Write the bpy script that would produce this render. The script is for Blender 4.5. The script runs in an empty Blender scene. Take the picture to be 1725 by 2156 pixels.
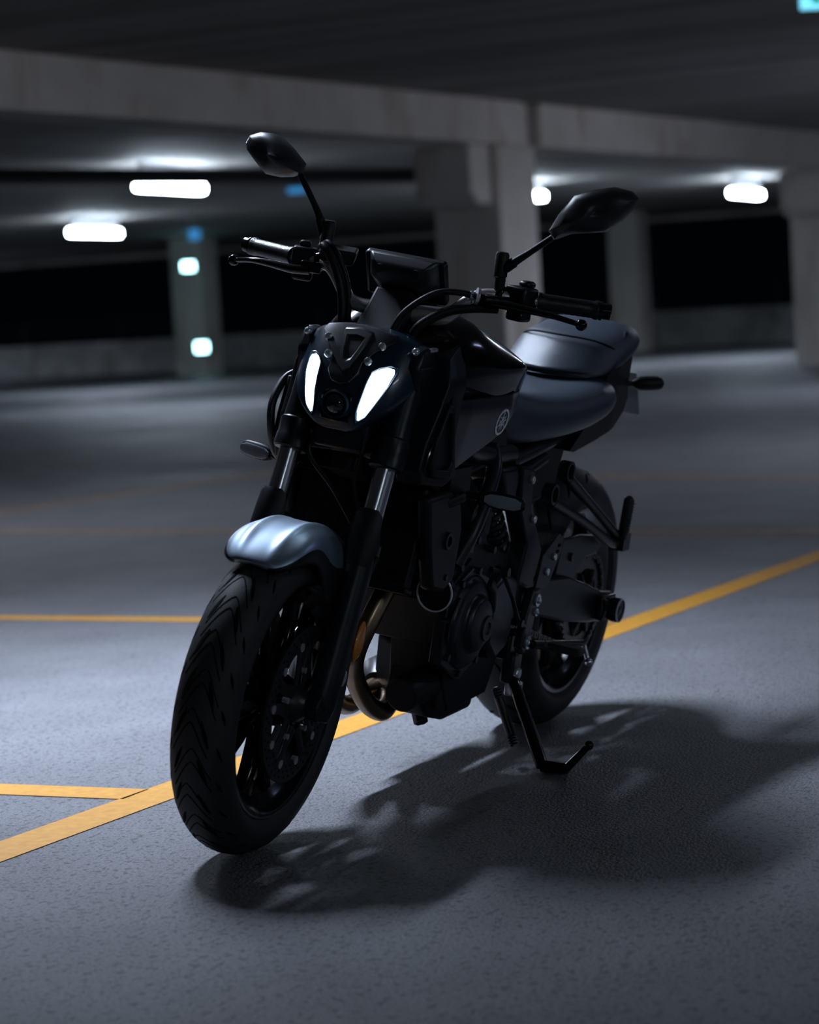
import bpy, math, random
from mathutils import Vector, Matrix
PI = math.pi
random.seed(7)
sc = bpy.context.scene
COL = sc.collection

# ---------------------------------------------------------------- camera
def basis(yaw, pitch, roll):
    f = Vector((math.cos(yaw)*math.cos(pitch), math.sin(yaw)*math.cos(pitch), math.sin(pitch)))
    r = f.cross(Vector((0, 0, 1))).normalized()
    u = r.cross(f)
    c, s = math.cos(roll), math.sin(roll)
    return c*r+s*u, -s*r+c*u, f
CR, CU, CF = basis(3.58103583, -0.0775563234, -0.0551122966)
CP = Vector((5.29983620, 2.21508984, 0.966497238))
cd = bpy.data.cameras.new('camera'); cam = bpy.data.objects.new('camera', cd); COL.objects.link(cam)
cam.matrix_world = Matrix(((CR.x, CU.x, -CF.x, CP.x), (CR.y, CU.y, -CF.y, CP.y), (CR.z, CU.z, -CF.z, CP.z), (0, 0, 0, 1)))
cd.sensor_fit = 'HORIZONTAL'; cd.sensor_width = 24.0; cd.lens = 5066.77509*24/1725
cd.clip_end = 300
cd.dof.use_dof = True; cd.dof.focus_distance = 4.75; cd.dof.aperture_fstop = 2.8; cd.dof.aperture_blades = 9
sc.camera = cam

# ---------------------------------------------------------------- world, light, exposure
w = bpy.data.worlds.new('night'); sc.world = w; w.use_nodes = True
w.node_tree.nodes['Background'].inputs[0].default_value = (0.02, 0.03, 0.06, 1)
w.node_tree.nodes['Background'].inputs[1].default_value = 0.02
vs = sc.view_settings
sc.display_settings.display_device = 'sRGB'
vs.view_transform = 'Standard'; vs.look = 'None'; vs.gamma = 1; vs.use_curve_mapping = False
vs.exposure = 0.0
LAMP_COOL = (0.68, 0.79, 1.0)
# ceiling tubes of the garage, and unseen fill tubes added: x, y, z, turn of the tube, watts, label
LAMPS = [
    (-0.10, -1.30, 3.22, 0.0, 118, 'white ceiling tube lamp straight above the motorcycle'),
    (-24.6, -15.31, 3.10, 0.0, 60, 'larger bright tube lamp under the ceiling left of the mirror'),
    (-35.6, -23.55, 3.12, 0.0, 60, 'lower bright tube lamp at the far left of the deck'),
    (-35.0, -14.12, 3.16, 0.0, 60, 'small bright lamp right beside the corbelled pillar'),
    (-39.6, -11.4, 3.11, 0.0, 60, 'bright tube lamp in the bay on the right of the corbelled pillar'),
    (-5.0, -6.1, 3.22, 0.0, 24, 'unseen fill lamp added over the left aisle beside the long yellow line'),  # unseen, added to light the beam and the near pillar face
    (-21.0, -2.3, 3.22, 0.0, 160, 'unseen fill lamp added over the right aisle in front of the pillars'),  # unseen, added to light the pillars and beam from the right
    (-4.2, 4.6, 3.22, 0.0, 26, 'bluish ceiling tube lamp on the right of the motorcycle'),
    (-11.0, -0.5, 3.22, 0.0, 30, 'unseen fill lamp added over the right aisle nearest the long beam'),  # unseen, added to lift the face of the long beam
    (-12.0, -14.6, 3.22, 0.0, 30, 'unseen fill lamp added behind the long beam on the left'),  # unseen, added as fill behind the beam
    (-30.0, -3.2, 3.22, 0.0, 80, 'unseen fill lamp added beyond the right edge pillar'),  # unseen, added as fill for the deep part of the deck
    (-47.0, -39.5, 3.22, 0.0, 210, 'unseen fill lamp added by the far parapet on the left'),  # unseen, added to lighten the left of the far parapet
    (-47.0, -7.5, 3.22, 0.0, 130, 'unseen fill lamp added by the far parapet on the right'),  # unseen, added to lighten the right of the far parapet
    (11.5, 9.0, 3.22, 0.0, 10, 'bright unseen lamp added for glints behind the camera'),  # unseen, added so glossy parts catch glints from the front
    (3.0, 10.5, 3.22, 0.0, 10, 'bright unseen lamp added for glints far to the right of the motorcycle'),  # unseen, added for streaks and glints on the left flank
]
for (x, y, z, a, W, lab) in LAMPS:
    l = bpy.data.lights.new('tube_light', 'AREA'); l.shape = 'RECTANGLE'; l.size = 1.7; l.size_y = 0.14; l.spread = math.radians(102 if 'straight' in lab else 170)
    l.energy = W; l.color = (0.42, 0.5, 1.0) if 'bluish' in lab else LAMP_COOL
    o = bpy.data.objects.new('tube_light', l); COL.objects.link(o)
    o.location = (x, y, z-0.075); o.rotation_euler = (0, 0, a)

# ---------------------------------------------------------------- materials
def mat(name, col, rough=0.5, metal=0.0, coat=0.0, spec=0.5, emit=None, es=0.0, bump=0.0, bscale=200, var=0.0, vscale=30, trans=0.0):
    m = bpy.data.materials.new(name); m.use_nodes = True
    nt = m.node_tree; b = nt.nodes['Principled BSDF']
    b.inputs['Base Color'].default_value = (*col, 1); b.inputs['Roughness'].default_value = rough
    b.inputs['Metallic'].default_value = metal; b.inputs['Coat Weight'].default_value = coat
    b.inputs['Coat Roughness'].default_value = 0.05
    b.inputs['Specular IOR Level'].default_value = spec; b.inputs['Transmission Weight'].default_value = trans
    if emit:
        b.inputs['Emission Color'].default_value = (*emit, 1); b.inputs['Emission Strength'].default_value = es
    tc = nt.nodes.new('ShaderNodeTexCoord')
    if var > 0:
        n = nt.nodes.new('ShaderNodeTexNoise'); n.inputs['Scale'].default_value = vscale; n.inputs['Detail'].default_value = 5
        nt.links.new(tc.outputs['Object'], n.inputs['Vector'])
        r = nt.nodes.new('ShaderNodeValToRGB')
        r.color_ramp.elements[0].position = 0.3; r.color_ramp.elements[1].position = 0.7
        r.color_ramp.elements[0].color = (*[c*(1-var) for c in col], 1); r.color_ramp.elements[1].color = (*[min(1, c*(1+var)) for c in col], 1)
        nt.links.new(n.outputs['Fac'], r.inputs['Fac']); nt.links.new(r.outputs['Color'], b.inputs['Base Color'])
    if bump > 0:
        n2 = nt.nodes.new('ShaderNodeTexNoise'); n2.inputs['Scale'].default_value = bscale; n2.inputs['Detail'].default_value = 3
        nt.links.new(tc.outputs['Object'], n2.inputs['Vector'])
        bp = nt.nodes.new('ShaderNodeBump'); bp.inputs['Strength'].default_value = bump; bp.inputs['Distance'].default_value = 0.002
        nt.links.new(n2.outputs['Fac'], bp.inputs['Height']); nt.links.new(bp.outputs['Normal'], b.inputs['Normal'])
    return m

M = {}
M['plastic'] = mat('black_plastic', (0.007, 0.008, 0.010), 0.45, spec=0.28, bump=0.15, bscale=900)
M['satin'] = mat('satin_black_panel', (0.008, 0.011, 0.015), 0.36, spec=0.32, bump=0.05, bscale=700)
M['paint'] = mat('gloss_black_paint', (0.004, 0.005, 0.006), 0.12, spec=0.4)
M['matte_paint'] = mat('matte_grey_blue_paint', (0.33, 0.41, 0.50), 0.42, metal=0.85, bump=0.03, bscale=1500)
M['headlight'] = mat('deep_blue_black_lamp_housing', (0.006, 0.022, 0.042), 0.3, coat=0.2)
M['led'] = mat('white_led_light', (0.8, 0.9, 1), 0.3, emit=(0.68, 0.86, 1.0), es=13.0)
M['lens'] = mat('dark_glass_lens', (0.01, 0.014, 0.02), 0.05, coat=1.0)
M['chrome'] = mat('chrome_steel', (0.85, 0.85, 0.9), 0.2, metal=1)
M['screw'] = mat('steel_screw', (0.72, 0.75, 0.8), 0.25, metal=0.7)
M['alu'] = mat('brushed_aluminium', (0.75, 0.73, 0.71), 0.38, metal=0.75)
M['darkmetal'] = mat('dark_coated_metal', (0.012, 0.014, 0.018), 0.36, spec=0.4, bump=0.08, bscale=600)
M['engine'] = mat('engine_black_coat', (0.012, 0.015, 0.021), 0.36, spec=0.5, bump=0.12, bscale=500)
M['rubber'] = mat('tyre_rubber', (0.016, 0.017, 0.018), 0.62, bump=0.2, bscale=300, var=0.25, vscale=25)
M['groove'] = mat('tyre_groove', (0.002, 0.002, 0.002), 0.9, spec=0.1)
M['grip'] = mat('grip_rubber', (0.012, 0.013, 0.015), 0.3, bump=0.4, bscale=350)
M['cowl'] = mat('grained_black_cowl', (0.014, 0.018, 0.023), 0.36, spec=0.7, bump=0.08, bscale=900)
M['vinyl'] = mat('seat_vinyl', (0.028, 0.038, 0.052), 0.36, spec=0.9, bump=0.35, bscale=900)
M['disc'] = mat('brake_disc_steel', (0.05, 0.05, 0.055), 0.4, metal=0.8)
M['exhaust'] = mat('bronzed_exhaust_steel', (0.36, 0.25, 0.16), 0.3, metal=1, var=0.25, vscale=18)
M['amber'] = mat('amber_reflector', (0.65, 0.22, 0.02), 0.2, coat=0.6, bump=0.8, bscale=260)
M['clear'] = mat('smoked_indicator_lens', (0.30, 0.32, 0.38), 0.2, coat=0.8, bump=0.5, bscale=350)
M['block'] = mat('engine_block_black', (0.007, 0.008, 0.010), 0.5, spec=0.22, bump=0.12, bscale=500)
M['radiator'] = mat('radiator_black', (0.008, 0.008, 0.009), 0.6)
M['chain'] = mat('chain_steel', (0.08, 0.075, 0.07), 0.4, metal=0.9)
M['emblem'] = mat('brushed_silver', (0.92, 0.95, 0.97), 0.4, metal=0.3)
M['plate'] = mat('grey_number_plate', (0.2, 0.23, 0.26), 0.4)
M['tube'] = mat('lit_lamp_tube', (1, 1, 1), 0.4, emit=(0.70, 0.85, 1.0), es=60.0)
M['midtube'] = mat('aisle_fill_tube', (1, 1, 1), 0.4, emit=(0.78, 0.84, 1.0), es=36.0)  # glow of the fill lamps added over the aisles
M['dimtube'] = mat('dim_lamp_tube', (1, 1, 1), 0.4, emit=(0.72, 0.80, 1.0), es=4.0)
M['lampbody'] = mat('lamp_housing', (0.35, 0.36, 0.38), 0.5)
M['bluesign'] = mat('lit_blue_sign', (0.05, 0.2, 0.4), 0.4, emit=(0.05, 0.36, 0.85), es=0.55)
M['cyanlamp'] = mat('lit_cyan_lamp', (0.4, 0.8, 0.9), 0.4, emit=(0.42, 0.90, 1.0), es=11.0)
M['greensign'] = mat('lit_green_sign', (0.02, 0.3, 0.2), 0.4, emit=(0.01, 0.30, 0.22), es=0.8)
M['skysign'] = mat('lit_pale_blue_sign', (0.2, 0.5, 0.6), 0.4, emit=(0.16, 0.62, 0.85), es=1.4)
M['pipe'] = mat('dark_pipe', (0.03, 0.03, 0.035), 0.6)
M['rail'] = mat('dark_railing', (0.05, 0.055, 0.06), 0.5, metal=0.6)

def concrete(name, base, dark, scale, speck=0.0, rough=0.8, stripe=None, stain=0.0, gloss_var=0.0, bumps=0.3, cracks=False):
    m = bpy.data.materials.new(name); m.use_nodes = True
    nt = m.node_tree; N = nt.nodes.new; L = nt.links.new; b = nt.nodes['Principled BSDF']
    tc = N('ShaderNodeTexCoord'); b.inputs['Roughness'].default_value = rough
    n = N('ShaderNodeTexNoise'); n.inputs['Scale'].default_value = scale; n.inputs['Detail'].default_value = 8; n.inputs['Roughness'].default_value = 0.6
    L(tc.outputs['Object'], n.inputs['Vector'])
    r = N('ShaderNodeValToRGB'); r.color_ramp.elements[0].position = 0.3; r.color_ramp.elements[1].position = 0.72
    r.color_ramp.elements[0].color = (*dark, 1); r.color_ramp.elements[1].color = (*base, 1)
    L(n.outputs['Fac'], r.inputs['Fac']); colr = r.outputs['Color']
    def mul(c, fac, tint):
        mx = N('ShaderNodeMixRGB'); mx.blend_type = 'MULTIPLY'; L(fac, mx.inputs[0]); L(c, mx.inputs[1]); mx.inputs[2].default_value = (*tint, 1)
        return mx.outputs[0]
    if speck > 0:
        for sc_, lo, hi, t in ((62, 0.57, 0.63, 0.30), (140, 0.52, 0.62, 0.45), (260, 0.5, 0.6, 0.6), (9, 0.55, 0.75, 0.8)):
            q = N('ShaderNodeTexNoise'); q.inputs['Scale'].default_value = sc_; q.inputs['Detail'].default_value = 3
            L(tc.outputs['Object'], q.inputs['Vector'])
            qr = N('ShaderNodeMapRange'); qr.inputs['From Min'].default_value = lo; qr.inputs['From Max'].default_value = hi; qr.inputs['To Max'].default_value = speck
            L(q.outputs['Fac'], qr.inputs['Value']); colr = mul(colr, qr.outputs[0], (t, t, t))
    if stripe:
        mp = N('ShaderNodeMapping'); mp.inputs['Scale'].default_value = stripe; L(tc.outputs['Object'], mp.inputs['Vector'])
        q = N('ShaderNodeTexNoise'); q.inputs['Scale'].default_value = 1; q.inputs['Detail'].default_value = 4; L(mp.outputs[0], q.inputs['Vector'])
        qr = N('ShaderNodeMapRange'); qr.inputs['From Min'].default_value = 0.42; qr.inputs['From Max'].default_value = 0.62; L(q.outputs['Fac'], qr.inputs['Value'])
        colr = mul(colr, qr.outputs[0], (0.62, 0.6, 0.58))
    if stain > 0:
        mp = N('ShaderNodeMapping'); mp.inputs['Scale'].default_value = (1.3, 1.3, 0.35); L(tc.outputs['Object'], mp.inputs['Vector'])
        q = N('ShaderNodeTexNoise'); q.inputs['Scale'].default_value = 1.6; q.inputs['Detail'].default_value = 5; L(mp.outputs[0], q.inputs['Vector'])
        qr = N('ShaderNodeMapRange'); qr.inputs['From Min'].default_value = 0.55; qr.inputs['From Max'].default_value = 0.75; qr.inputs['To Max'].default_value = stain; L(q.outputs['Fac'], qr.inputs['Value'])
        colr = mul(colr, qr.outputs[0], (0.55, 0.43, 0.33))
    L(colr, b.inputs['Base Color'])
    if gloss_var > 0:
        q = N('ShaderNodeTexNoise'); q.inputs['Scale'].default_value = 0.5; q.inputs['Detail'].default_value = 4; L(tc.outputs['Object'], q.inputs['Vector'])
        qr = N('ShaderNodeMapRange'); qr.inputs['From Min'].default_value = 0.3; qr.inputs['From Max'].default_value = 0.7
        qr.inputs['To Min'].default_value = rough-gloss_var; qr.inputs['To Max'].default_value = rough+gloss_var; L(q.outputs['Fac'], qr.inputs['Value']); L(qr.outputs[0], b.inputs['Roughness'])
    bn = N('ShaderNodeTexNoise'); bn.inputs['Scale'].default_value = 150 if speck else 25; bn.inputs['Detail'].default_value = 6; L(tc.outputs['Object'], bn.inputs['Vector'])
    bp = N('ShaderNodeBump'); bp.inputs['Strength'].default_value = bumps; bp.inputs['Distance'].default_value = 0.014 if speck else 0.02
    L(bn.outputs['Fac'], bp.inputs['Height']); L(bp.outputs['Normal'], b.inputs['Normal'])
    return m
M['floor'] = concrete('worn_concrete_floor', (0.265, 0.265, 0.28), (0.18, 0.18, 0.19), 2.2, speck=0.75, rough=0.55, gloss_var=0.08, bumps=0.7)
M['ceiling'] = concrete('cast_concrete_ceiling', (0.33, 0.31, 0.30), (0.26, 0.245, 0.235), 0.8, rough=0.75, stripe=(2.6, 0.05, 1))
M['concrete'] = concrete('pale_concrete', (0.78, 0.73, 0.68), (0.62, 0.58, 0.53), 1.5, rough=0.85, stain=0.7)
M['parapet'] = concrete('stained_parapet_concrete', (0.65, 0.66, 0.63), (0.25, 0.26, 0.25), 0.9, rough=0.9, stain=0.8)
M['yellow'] = mat('yellow_road_paint', (0.60, 0.275, 0.024), 0.6, var=0.12, vscale=40, bump=0.3, bscale=150)
M['faded'] = mat('faded_orange_road_paint', (0.36, 0.21, 0.11), 0.65, var=0.3, vscale=14)

# ---------------------------------------------------------------- mesh helpers
def catmull(pts, n=6, closed=False):
    P = [Vector(p) for p in pts]; out = []
    k = len(P); rng = range(k if closed else k-1)
    for i in rng:
        if closed: a, b, c, d = P[(i-1) % k], P[i], P[(i+1) % k], P[(i+2) % k]
        else: a, b, c, d = P[max(i-1, 0)], P[i], P[i+1], P[min(i+2, k-1)]
        for j in range(n):
            t = j/n
            out.append(0.5*((2*b)+(c-a)*t+(2*a-5*b+4*c-d)*t*t+(-a+3*b-3*c+d)*t**3))
    if not closed: out.append(P[-1])
    return out

from mathutils.geometry import delaunay_2d_cdt
class MB:
    def __init__(s): s.v = []; s.f = []; s.m = []; s.cur = 0
    def add(s, vs, fs):
        o = len(s.v); s.v += [tuple(v) for v in vs]; s.f += [tuple(i+o for i in f) for f in fs]; s.m += [s.cur]*len(fs); return s
    def mat(s, i): s.cur = i; return s
    def loft(s, rings, cap=True, closed=True):
        n = len(rings[0]); vs = [p for r in rings for p in r]; fs = []
        for i in range(len(rings)-1):
            for j in range(n if closed else n-1):
                a = i*n+j; b = i*n+(j+1) % n
                fs.append((a, b, b+n, a+n))
        if cap and closed:
            fs.append(tuple(range(n-1, -1, -1))); fs.append(tuple((len(rings)-1)*n+j for j in range(n)))
        return s.add(vs, fs)
    def tube(s, pts, r, n=12, smooth=0, cap=True, sq=1.0, up=None):
        P = catmull(pts, smooth) if smooth else [Vector(p) for p in pts]
        if not hasattr(r, '__len__'): R = [r]*len(P)
        elif smooth:
            k = len(r)-1; R = []
            for i in range(len(P)):
                t = i/(len(P)-1)*k; a = min(int(t), k-1); R.append(r[a]+(r[a+1]-r[a])*(t-a))
        else: R = list(r)
        rings = []; t0 = (P[1]-P[0]).normalized()
        nrm = Vector(up) if up else (Vector((0, 0, 1)) if abs(t0.z) < .9 else Vector((1, 0, 0)))
        for i, p in enumerate(P):
            t = (P[min(i+1, len(P)-1)]-P[max(i-1, 0)])
            t = t.normalized() if t.length > 1e-9 else t0
            nrm = (nrm-t*nrm.dot(t)).normalized(); bi = t.cross(nrm)
            rings.append([p+(nrm*math.cos(a)*sq+bi*math.sin(a))*R[i] for a in [2*PI*j/n for j in range(n)]])
        return s.loft(rings, cap)
    def cyl(s, a, b, r, n=20, r2=None): return s.tube([a, b], [r, r if r2 is None else r2], n)
    def lathe(s, prof, c, n=64, axis='y', a0=0.0, a1=2*PI, closedprof=True):
        # prof: (along-axis, radius) loop
        full = abs(a1-a0-2*PI) < 1e-6; k = n if full else n+1; rings = []
        for i in range(k):
            a = a0+(a1-a0)*i/n
            if axis == 'y': rings.append([(c[0]+r*math.cos(a), c[1]+h, c[2]+r*math.sin(a)) for h, r in prof])
            elif axis == 'x': rings.append([(c[0]+h, c[1]+r*math.cos(a), c[2]+r*math.sin(a)) for h, r in prof])
            else: rings.append([(c[0]+r*math.cos(a), c[1]+r*math.sin(a), c[2]+h) for h, r in prof])
        m = len(prof); vs = [p for r in rings for p in r]; fs = []
        for i in range(n):
            i2 = (i+1) % k
            for j in range(m if closedprof else m-1):
                j2 = (j+1) % m
                fs.append((i*m+j, i*m+j2, i2*m+j2, i2*m+j))
        if not full and closedprof:
            fs.append(tuple(range(m))); fs.append(tuple(n*m+j for j in range(m-1, -1, -1)))
        return s.add(vs, fs)
    def box(s, c, d, R=None):
        vs = []
        for x in (-.5, .5):
            for y in (-.5, .5):
                for z in (-.5, .5):
                    v = Vector((x*d[0], y*d[1], z*d[2]))
                    if R is not None: v = R @ v
                    vs.append(v+Vector(c))
        return s.add(vs, [(0, 1, 3, 2), (4, 6, 7, 5), (0, 4, 5, 1), (2, 3, 7, 6), (0, 2, 6, 4), (1, 5, 7, 3)])
    def prism(s, poly, axis, v0, v1, hole=None):
        # poly in the two remaining axes; v0 / v1 numbers or functions of the 2-D point
        f0 = v0 if callable(v0) else (lambda a, b: v0); f1 = v1 if callable(v1) else (lambda a, b: v1)
        def P(a, b, v): return {'x': (v, a, b), 'y': (a, v, b), 'z': (a, b, v)}[axis]
        r0 = [P(a, b, f0(a, b)) for a, b in poly]; r1 = [P(a, b, f1(a, b)) for a, b in poly]
        if hole:
            h0 = [P(a, b, f0(a, b)) for a, b in hole]; h1 = [P(a, b, f1(a, b)) for a, b in hole]; n = len(poly); vs = r0+r1+h0+h1; fs = []
            for j in range(n):
                k = (j+1) % n
                fs += [(j, k, n+k, n+j), (2*n+k, 2*n+j, 3*n+j, 3*n+k), (k, j, 2*n+j, 2*n+k), (n+j, n+k, 3*n+k, 3*n+j)]
            return s.add(vs, fs)
        return s.loft([r0, r1])
    def plate(s, poly, axis, f0, f1, h=0.012, smooth=0):
        """closed plate whose two faces follow f0 / f1 all over, not only along the outline"""
        g0 = f0 if callable(f0) else (lambda a, b: f0); g1 = f1 if callable(f1) else (lambda a, b: f1)
        if smooth: poly = [(p.x, p.y) for p in catmull([(a, b, 0) for a, b in poly], smooth, True)]
        B = []
        for i, (a, b) in enumerate(poly):
            c, d = poly[(i+1) % len(poly)]; k = max(1, int(math.hypot(c-a, d-b)/h))
            B += [(a+(c-a)*j/k, b+(d-b)*j/k) for j in range(k)]
        n = len(B); x0 = min(q[0] for q in B); x1 = max(q[0] for q in B); y0 = min(q[1] for q in B); y1 = max(q[1] for q in B)
        def inside(x, y):
            c = False
            for i in range(n):
                (xa, ya), (xb, yb) = B[i], B[i-1]
                if (ya > y) != (yb > y) and x < (xb-xa)*(y-ya)/(yb-ya)+xa: c = not c
            return c
        I = []
        for i in range(int((x1-x0)/h)+2):
            for j in range(int((y1-y0)/h)+2):
                x = x0+(i+.5*(j % 2))*h; y = y0+j*h
                if inside(x, y) and min((x-q[0])**2+(y-q[1])**2 for q in B) > (.55*h)**2: I.append((x, y))
        V, _, T, *_r = delaunay_2d_cdt([Vector(q) for q in B+I], [(i, (i+1) % n) for i in range(n)], [], 1, 1e-7)
        def P(a, b, v): return {'x': (v, a, b), 'y': (a, v, b), 'z': (a, b, v)}[axis]
        m = len(V); vs = [P(q.x, q.y, g0(q.x, q.y)) for q in V]+[P(q.x, q.y, g1(q.x, q.y)) for q in V]
        fs = [tuple(t) for t in T]+[tuple(i+m for i in reversed(t)) for t in T]
        cnt = {}
        for t in T:
            for i in range(len(t)):
                e = (t[i], t[(i+1) % len(t)]); cnt[frozenset(e)] = cnt.get(frozenset(e), [])+[e]
        for e in cnt.values():
            if len(e) == 1: a, b = e[0]; fs.append((b, a, a+m, b+m))
        return s.add(vs, fs)
    def ball(s, c, r, n=16, sc_=(1, 1, 1)):
        rings = []
        for i in range(1, n//2):
            a = PI*i/(n//2)
            rings.append([(c[0]+sc_[0]*r*math.sin(a)*math.cos(2*PI*j/n), c[1]+sc_[1]*r*math.sin(a)*math.sin(2*PI*j/n), c[2]+sc_[2]*r*math.cos(a)) for j in range(n)])
        return s.loft(rings)

# bike frame: x forward along the wheels, y to the bike's left, z up; the bike leans on its stand
ROOT0 = Vector((0.7, 0, 0)); LEAN = 0.203467846; STEER = 0.062476909
AXS = Vector((-math.sin(math.radians(24.83)), 0, math.cos(math.radians(24.83)))); AXP = Vector((1.49, 0, 0))
SM = Matrix.Rotation(STEER, 3, AXS)
def st_(p): return SM @ (Vector(p)-AXP)+AXP

def build(name, mb, mats, parent=None, bike=True, steer=False, label=None, bevel=0.0, bseg=2, sub=0, smooth=True, kind=None):
    vs = mb.v
    if steer: vs = [st_(v) for v in vs]
    if bike: vs = [Vector(v)-ROOT0 for v in vs]
    me = bpy.data.meshes.new(name); me.from_pydata([tuple(v) for v in vs], [], mb.f)
    if not isinstance(mats, (list, tuple)): mats = [mats]
    for m in mats: me.materials.append(m)
    me.polygons.foreach_set('material_index', mb.m)
    import bmesh
    bm = bmesh.new(); bm.from_mesh(me); bmesh.ops.recalc_face_normals(bm, faces=bm.faces); bm.to_mesh(me); bm.free()
    me.polygons.foreach_set('use_smooth', [smooth]*len(me.polygons))
    o = bpy.data.objects.new(name, me); COL.objects.link(o)
    if parent is not None: o.parent = parent
    if bevel:
        b = o.modifiers.new('bevel', 'BEVEL'); b.width = bevel; b.segments = bseg; b.limit_method = 'ANGLE'; b.angle_limit = math.radians(32)
    if sub:
        b = o.modifiers.new('sub', 'SUBSURF'); b.levels = sub; b.render_levels = sub
    if smooth and not sub:
        try: me.set_sharp_from_angle(angle=math.radians(38))
        except Exception: pass
    if label: o['label'] = label
    if kind: o['kind'] = kind
    return o
def each(name, mbs, mats, parent, **k):
    return [build(name, m, mats, parent, **k) for m in mbs]
def empty(name, loc, label, cat, group=None, rot=(0, 0, 0)):
    o = bpy.data.objects.new(name, None); COL.objects.link(o); o.location = loc; o.rotation_euler = rot
    o.empty_display_size = 0.2; o['label'] = label; o['category'] = cat
    if group: o['group'] = group
    return o
def tag(o, label, cat, group=None):
    o['label'] = label; o['category'] = cat
    if group: o['group'] = group
    return o
def mir(f):
    for s in (1, -1): f(s)

# ---------------------------------------------------------------- the setting
fl = build('floor', MB().box((-24, -9, -0.1), (76, 70, 0.2)), M['floor'], bike=False, smooth=False, kind='structure')
build('ceiling', MB().box((-24, -9, 3.57), (76, 70, 0.3)), M['ceiling'], bike=False, smooth=False, kind='structure')
def stripe(pts, wd, m, label):
    mb = MB(); a = Vector((*pts[0], 0)); b = Vector((*pts[1], 0)); d = (b-a).normalized(); n = Vector((-d.y, d.x, 0))*wd/2
    mb.add([a-n+Vector((0, 0, .0005)), a+n+Vector((0, 0, .0005)), b+n+Vector((0, 0, .0005)), b-n+Vector((0, 0, .0005)),
            a-n+Vector((0, 0, .002)), a+n+Vector((0, 0, .002)), b+n+Vector((0, 0, .002)), b-n+Vector((0, 0, .002))],
           [(0, 1, 2, 3), (4, 7, 6, 5), (0, 4, 5, 1), (1, 5, 6, 2), (2, 6, 7, 3), (3, 7, 4, 0)])
    return build('painted_line', mb, m, fl, bike=False, smooth=False, label=label)
stripe([(3.2, -0.535), (-14, 0.12)], 0.115, M['yellow'], 'long yellow line running behind the motorcycle')
stripe([(0.97, -4.4), (0.97, -0.50)], 0.105, M['yellow'], 'short yellow stall line meeting the long line at the left edge')
stripe([(-1.98, -5.6), (-1.72, -0.42)], 0.105, M['yellow'], 'yellow stall line left of the front tyre')
stripe([(-5.35, -5.8), (-4.55, -0.30)], 0.11, M['faded'], 'faded stall line left of the fork')
stripe([(-8.60, -4.0), (-7.2, -0.20)], 0.11, M['faded'], 'faded stall line right of the rear tyre')
stripe([(-6.3, -5.98), (-10.4, -5.60)], 0.12, M['faded'], 'pale cross line on the floor behind the front indicator')

GA = math.radians(6.87)                               # the beam line of the garage is turned a little against the bike
GX = Vector((math.cos(GA), -math.sin(GA), 0)); GN = Vector((math.sin(GA), math.cos(GA), 0))
GP = Vector((-11.49, -9.20, 0))
GR = Matrix(((GX.x, GN.x, 0), (GX.y, GN.y, 0), (0, 0, 1)))
def gbox(mb, u0, u1, n0, n1, z0, z1):
    c = GP+GX*(u0+u1)/2+GN*(n0+n1)/2+Vector((0, 0, (z0+z1)/2))
    return mb.box(c, (u1-u0, n1-n0, z1-z0), GR)
ZB, ZC = 2.92, 3.42
def beam(u0, u1, label):
    mb = MB(); gbox(mb, u0, u1, -0.55, 0, ZB, ZC-0.002)
    tag(build('concrete_beam', mb, M['concrete'], bike=False, bevel=0.015), label, 'beam', 'ceiling beams')
U1 = -8.27                                            # first pillar: its corner towards the camera
beam(U1-0.62, 17, 'long concrete ceiling beam crossing the upper left, ending at the corbelled pillar')
beam(U1-10.8, U1-1.03, 'concrete ceiling beam on the right of the corbelled pillar')
beam(U1-19.5, U1-11.4, 'concrete ceiling beam beyond the right edge pillar')
def pillar(u, label, wu=0.87, wn=0.87):
    root = empty('concrete_pillar', tuple(GP+GX*(u-wu/2)+GN*(-wn/2)), label, 'pillar', 'concrete pillars')
    def loc(mb): mb.v = [tuple(Vector(v)-root.location) for v in mb.v]; return mb
    mb = MB(); gbox(mb, u-wu, u, -wn, 0, 0, ZB-0.002)
    build('shaft', loc(mb), M['concrete'], root, bike=False, bevel=0.03)
    mb = MB()
    z0, z1 = ZB-0.66, ZB-0.002
    def gp(a, n, z): return GP+GX*a+GN*n+Vector((0, 0, z))
    prof = [(u-0.002, z0), (u+0.30, z0), (u+0.46, z0+0.14), (u+0.46, z1), (u-0.002, z1)]
    mb.loft([[gp(a, -wn+0.05, z) for a, z in prof], [gp(a, -0.10, z) for a, z in prof]])
    build('corbel', loc(mb), M['concrete'], root, bike=False, bevel=0.02, label='corbel block under the beam end')
    mb = MB(); gbox(mb, u-0.98, u-0.66, -0.5, -0.14, ZB-0.001, ZC-0.002)
    build('pillar_head', loc(mb), M['concrete'], root, bike=False)
pillar(U1, 'tall concrete pillar with corbel behind the handlebar')
pillar(U1-10.3, 'concrete pillar with corbel cut by the right edge')
def farpillar(px, y0, dep, wd, label):
    c = CP+(CF*5066.8+CR*(px-862.5))*(dep/5066.8)
    root = empty('concrete_pillar', (c.x, c.y, 0), label, 'pillar', 'concrete pillars')
    build('shaft', MB().box((0, 0, ZC/2), (wd, wd, ZC-0.004)), M['concrete'], root, bike=False, bevel=0.03)
    return c
PL = farpillar(440, 785, 60.5, 0.86, 'dim far pillar on the left carrying two small cyan lamps')
PR = farpillar(1350, 735, 59.0, 0.78, 'far pillar on the right, behind the mirror')
WX = -55.0
build('wall_back', MB().box((WX-0.12, -22, 0.475), (0.24, 64, 0.95)), M['parapet'], bike=False, kind='structure')
build('trim_1', MB().box((WX-0.12, -22, 3.36), (0.3, 64, 0.12)), M['concrete'], bike=False, kind='structure')
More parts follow.
